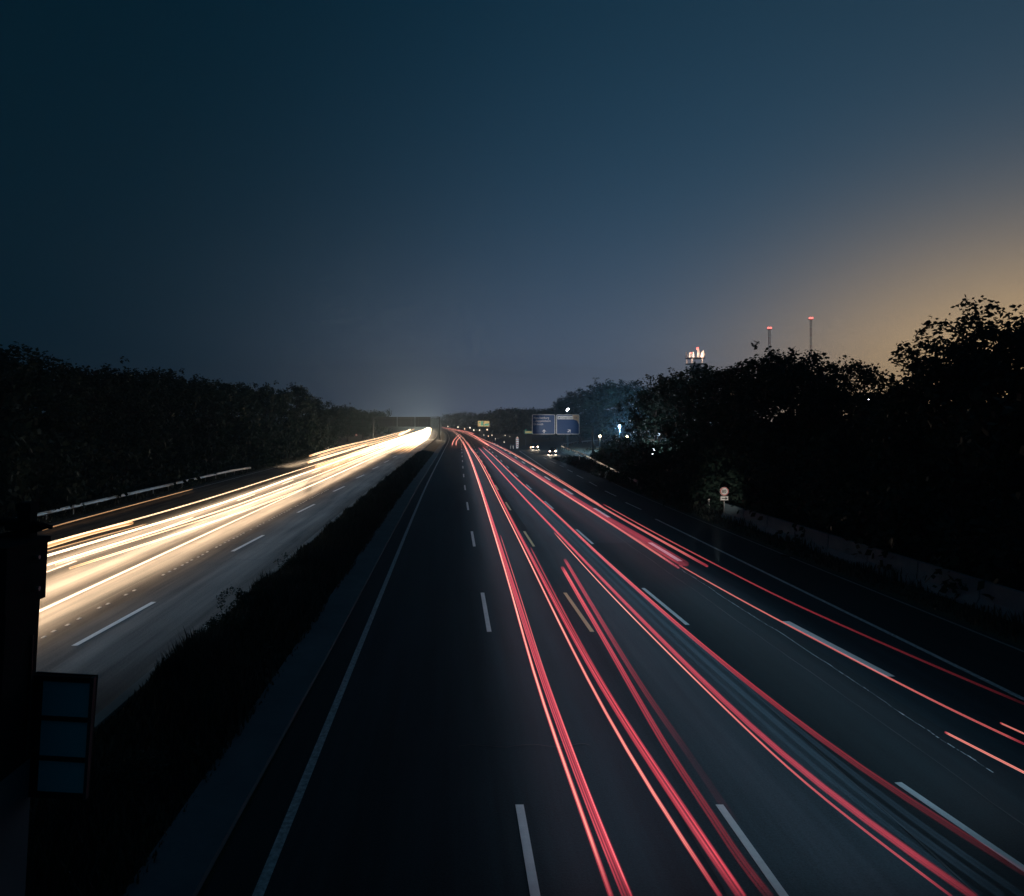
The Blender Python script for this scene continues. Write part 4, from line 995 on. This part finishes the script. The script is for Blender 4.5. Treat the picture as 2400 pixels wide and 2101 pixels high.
# ------------------------------------------------------------------ lit yard behind the right trees
yw = mat('pale_yard_wall', (.45, .5, .54), .8, noise=(.5, .2, (.6, .64, .66)))
g = empty('warehouse', (80, 262, 0)); tag(g, 'pale lit warehouse glimpsed between the right trees', 'building')
mb = MB(); mb.box((0, 0, 6), (44, 14, 12)); mb.build('wall', yw, g)
mb = MB(); mb.box((0, 0, 12.3), (45, 15, .6)); mb.build('roof', M['grey_steel'], g)
win = None
for k in range(10):
    for r_ in range(2):
        x = -19 + k * 4.15
        mb = MB(); mb.box((x, -7.06, 3.0 + r_ * 4), (2.2, .14, 1.6)); w_ = mb.build('window', emit('window_light', (.75, .88, 1.0), .9) if (win is None) else win, g)
        if win is None: win = w_.data.materials[0]
        mb = MB(); mb.box((x, -7.12, 2.14 + r_ * 4), (2.4, .2, .12)); mb.build('sill', M['concrete'], w_)
lampblue = emit('yard_lamp', (.92, .95, 1.0), 26.0); lampwarm = emit('yard_lamp_warm', (1.0, .78, .5), 14.0)
def yard_lamp(px_, py_, Y_, r, lm, watts, col, label):
    q = at_depth(px_, py_, Y_); g = empty('yard_lamp', (q.x, Y_, 0)); tag(g, label, 'lamp', 'lamps behind the right trees')
    mb = MB(); mb.tube([(0, 0, 0), (0, 0, max(.4, q.z - r))], [.11, .07], 8); mb.build('post', M['grey_steel'], g, True)
    mb = MB(); mb.tube([(0, 0, q.z - r), (0, 0, q.z - r * .6), (0, 0, q.z), (0, 0, q.z + r * .6), (0, 0, q.z + r)], [r * .3, r * .8, r, r * .8, r * .3], 14); mb.build('globe', lm, g, True)
    if watts:
        L = bpy.data.lights.new('yard_light', 'POINT'); L.energy = watts; L.color = col; L.shadow_soft_size = r
        lo = bpy.data.objects.new('yard_light', L); C.objects.link(lo); lo.parent = g; lo.location = (0, -r * 1.2, q.z)
yard_lamp(1406, 1023, 200, 0.30, lampwarm, 500, (1, .85, .65), 'round warm lamp beside the lit tree, leftmost of the yard lamps')
yard_lamp(1530, 1059, 104, .40, lampblue, 1500, (.75, .88, 1), 'blazing white floodlight low between the right tree trunks')
yard_lamp(1469, 1024, 165, 0.27, lampwarm, 500, (1, .85, .65), 'warm lamp glimpsed through leaves left of the floodlight')
yard_lamp(1536, 1000, 180, 0.36, lampblue, 26000, (.42, .74, 1), 'high pale lamp behind the middle of the right trees')
yard_lamp(1452, 1000, 185, 0.30, lampblue, 12000, (.34, .68, 1), 'high bluish lamp lighting the tree next to the blue boards')
yard_lamp(1690, 975, 130, 0.30, lampblue, 12000, (.7, .86, 1), 'pale lamp deep inside the dark right trees')
yard_lamp(2040, 940, 95, 0.30, lampblue, 1500, (.75, .88, 1), 'pale lamp in the gap left of the tall edge tree')
yard_lamp(1329, 962, 200, .22, lampblue, 0, None, 'tiny white light above the blue boards, left of two'); yard_lamp(1331.5, 959.5, 203, .25, lampblue, 0, None, 'tiny white light above the blue boards, right of two')

# ------------------------------------------------------------------ dark cabinet and panel on the bridge at lower left
kb = 5.0 / FPX
def bp(x, y, dy=0): return Vector(((x - CX) * kb, 5.0 + dy, H - (y - CY) * kb))
g = empty('equipment_cabinet', bp(40, 2101)); o0 = g.location.copy(); tag(g, 'dark steel equipment cabinet with crossbar on the bridge at the lower left corner', 'cabinet')
def slab(name, poly, d, th, material, parent=None):
    n_ = len(poly); b = [bp(x, y, d) - o0 for x, y in poly]; a = [p - Vector((0, th, 0)) for p in b]
    return meshobj(name, a + b, [tuple(range(n_)), tuple(range(2*n_-1, n_-1, -1))] + [(k, k + n_, (k+1) % n_ + n_, (k+1) % n_) for k in range(n_)], material, parent or g)
slab('upper_box', [(-160, 1262), (-160, 1408), (97, 1404), (103, 1268)], .05, .46, M['dark_steel'])
slab('lid', [(-162, 1256), (-162, 1268), (106, 1272), (106, 1260)], .07, .50, M['dark_steel'])
slab('column', [(-160, 1404), (-160, 1800), (73, 1774), (94, 1404)], 0, .38, M['dark_steel'])
slab('plinth', [(-160, 1801), (-160, 2300), (46, 2300), (74, 1775)], .01, .40, M['kerb_concrete'])
for yy in (1300, 1372):
    mb = MB(); mb.tube([bp(100, yy, -.1) - o0 + Vector((.01, 0, 0)), bp(100, yy, -.1) - o0 + Vector((.035, 0, 0))], .016, 6); mb.build('hinge_bolt', M['steel'], g)
mb = MB(); mb.tube([bp(80, 1480, -.08) - o0 + Vector((.03, 0, 0)), bp(74, 1640, -.08) - o0 + Vector((.03, 0, 0)), bp(66, 1760, -.08) - o0 + Vector((.03, 0, 0))], .011, 6); mb.build('cable', M['black_plastic'], g)
mb = MB(); mb.box(bp(64, 1225) - o0, (.085, .085, .27)); mb.box(bp(64, 1188) - o0, (.10, .10, .05)); mb.build('stub_mast', M['dark_steel'], g)
mb = MB(); mb.tube([bp(-20, 1222) - o0, bp(64, 1226) - o0, bp(122, 1236) - o0], [.028, .03, .012], 8); mb.tube([bp(-20, 1262) - o0, bp(64, 1246) - o0, bp(118, 1234) - o0], [.02, .022, .01], 8); mb.build('crossbar', M['dark_steel'], g)
mb = MB(); mb.box(bp(50, 1235) - o0, (.15, .12, .035)); mb.build('clamp', M['dark_steel'], g)
g = empty('panel_frame', bp(148, 1865)); o0 = g.location.copy(); tag(g, 'dark framed panel with three pale blue panes beside the equipment cabinet', 'panel')
pane = mat('pale_blue_pane', (.40, .66, .68), .5, noise=(2.2, .25, (.48, .74, .75)))
slab('backing', [(78, 1580), (66, 1866), (200, 1874), (222, 1588)], .05, .02, M['dark_steel'])
for (y0, y1) in ((1594, 1678), (1686, 1772), (1780, 1856)):
    def xl(y): return 100 - (y - 1594) * .056
    def xr(y): return 214 - (y - 1594) * .073
    slab('pane', [(xl(y0), y0), (xl(y1), y1), (xr(y1), y1 + 6), (xr(y0), y0 + 6)], .022, .012, pane)
for (ya, yb) in ((1582, 1594), (1679, 1686), (1773, 1780), (1857, 1868)):
    slab('rail', [(80, ya), (80, yb), (214 - (yb - 1594) * .073, yb + 7), (216 - (ya - 1594) * .073, ya + 7)], .024, .034, M['dark_steel'])
slab('stile', [(214, 1588), (196, 1872), (203, 1872), (222, 1588)], .026, .04, M['grey_steel'])
slab('stile', [(84, 1582), (66, 1866), (80, 1866), (98, 1582)], .026, .04, M['dark_steel'])

# ------------------------------------------------------------------ damp night air
hb = MB(); hb.box((0, 720, 50.5), (1804, 1564, 103)); hz = hb.build('haze', None)
hm = bpy.data.materials.new('haze'); hm.use_nodes = True; n = hm.node_tree.nodes; n.remove(n['Principled BSDF'])
pv = n.new('ShaderNodeVolumePrincipled'); pv.inputs['Color'].default_value = (.52, .77, 1, 1); pv.inputs['Density'].default_value = .00052
hm.node_tree.links.new(pv.outputs[0], n['Material Output'].inputs['Volume'])
hz.data.materials.append(hm); tag(hz, 'thin damp night haze over the motorway', 'haze', kind='stuff')
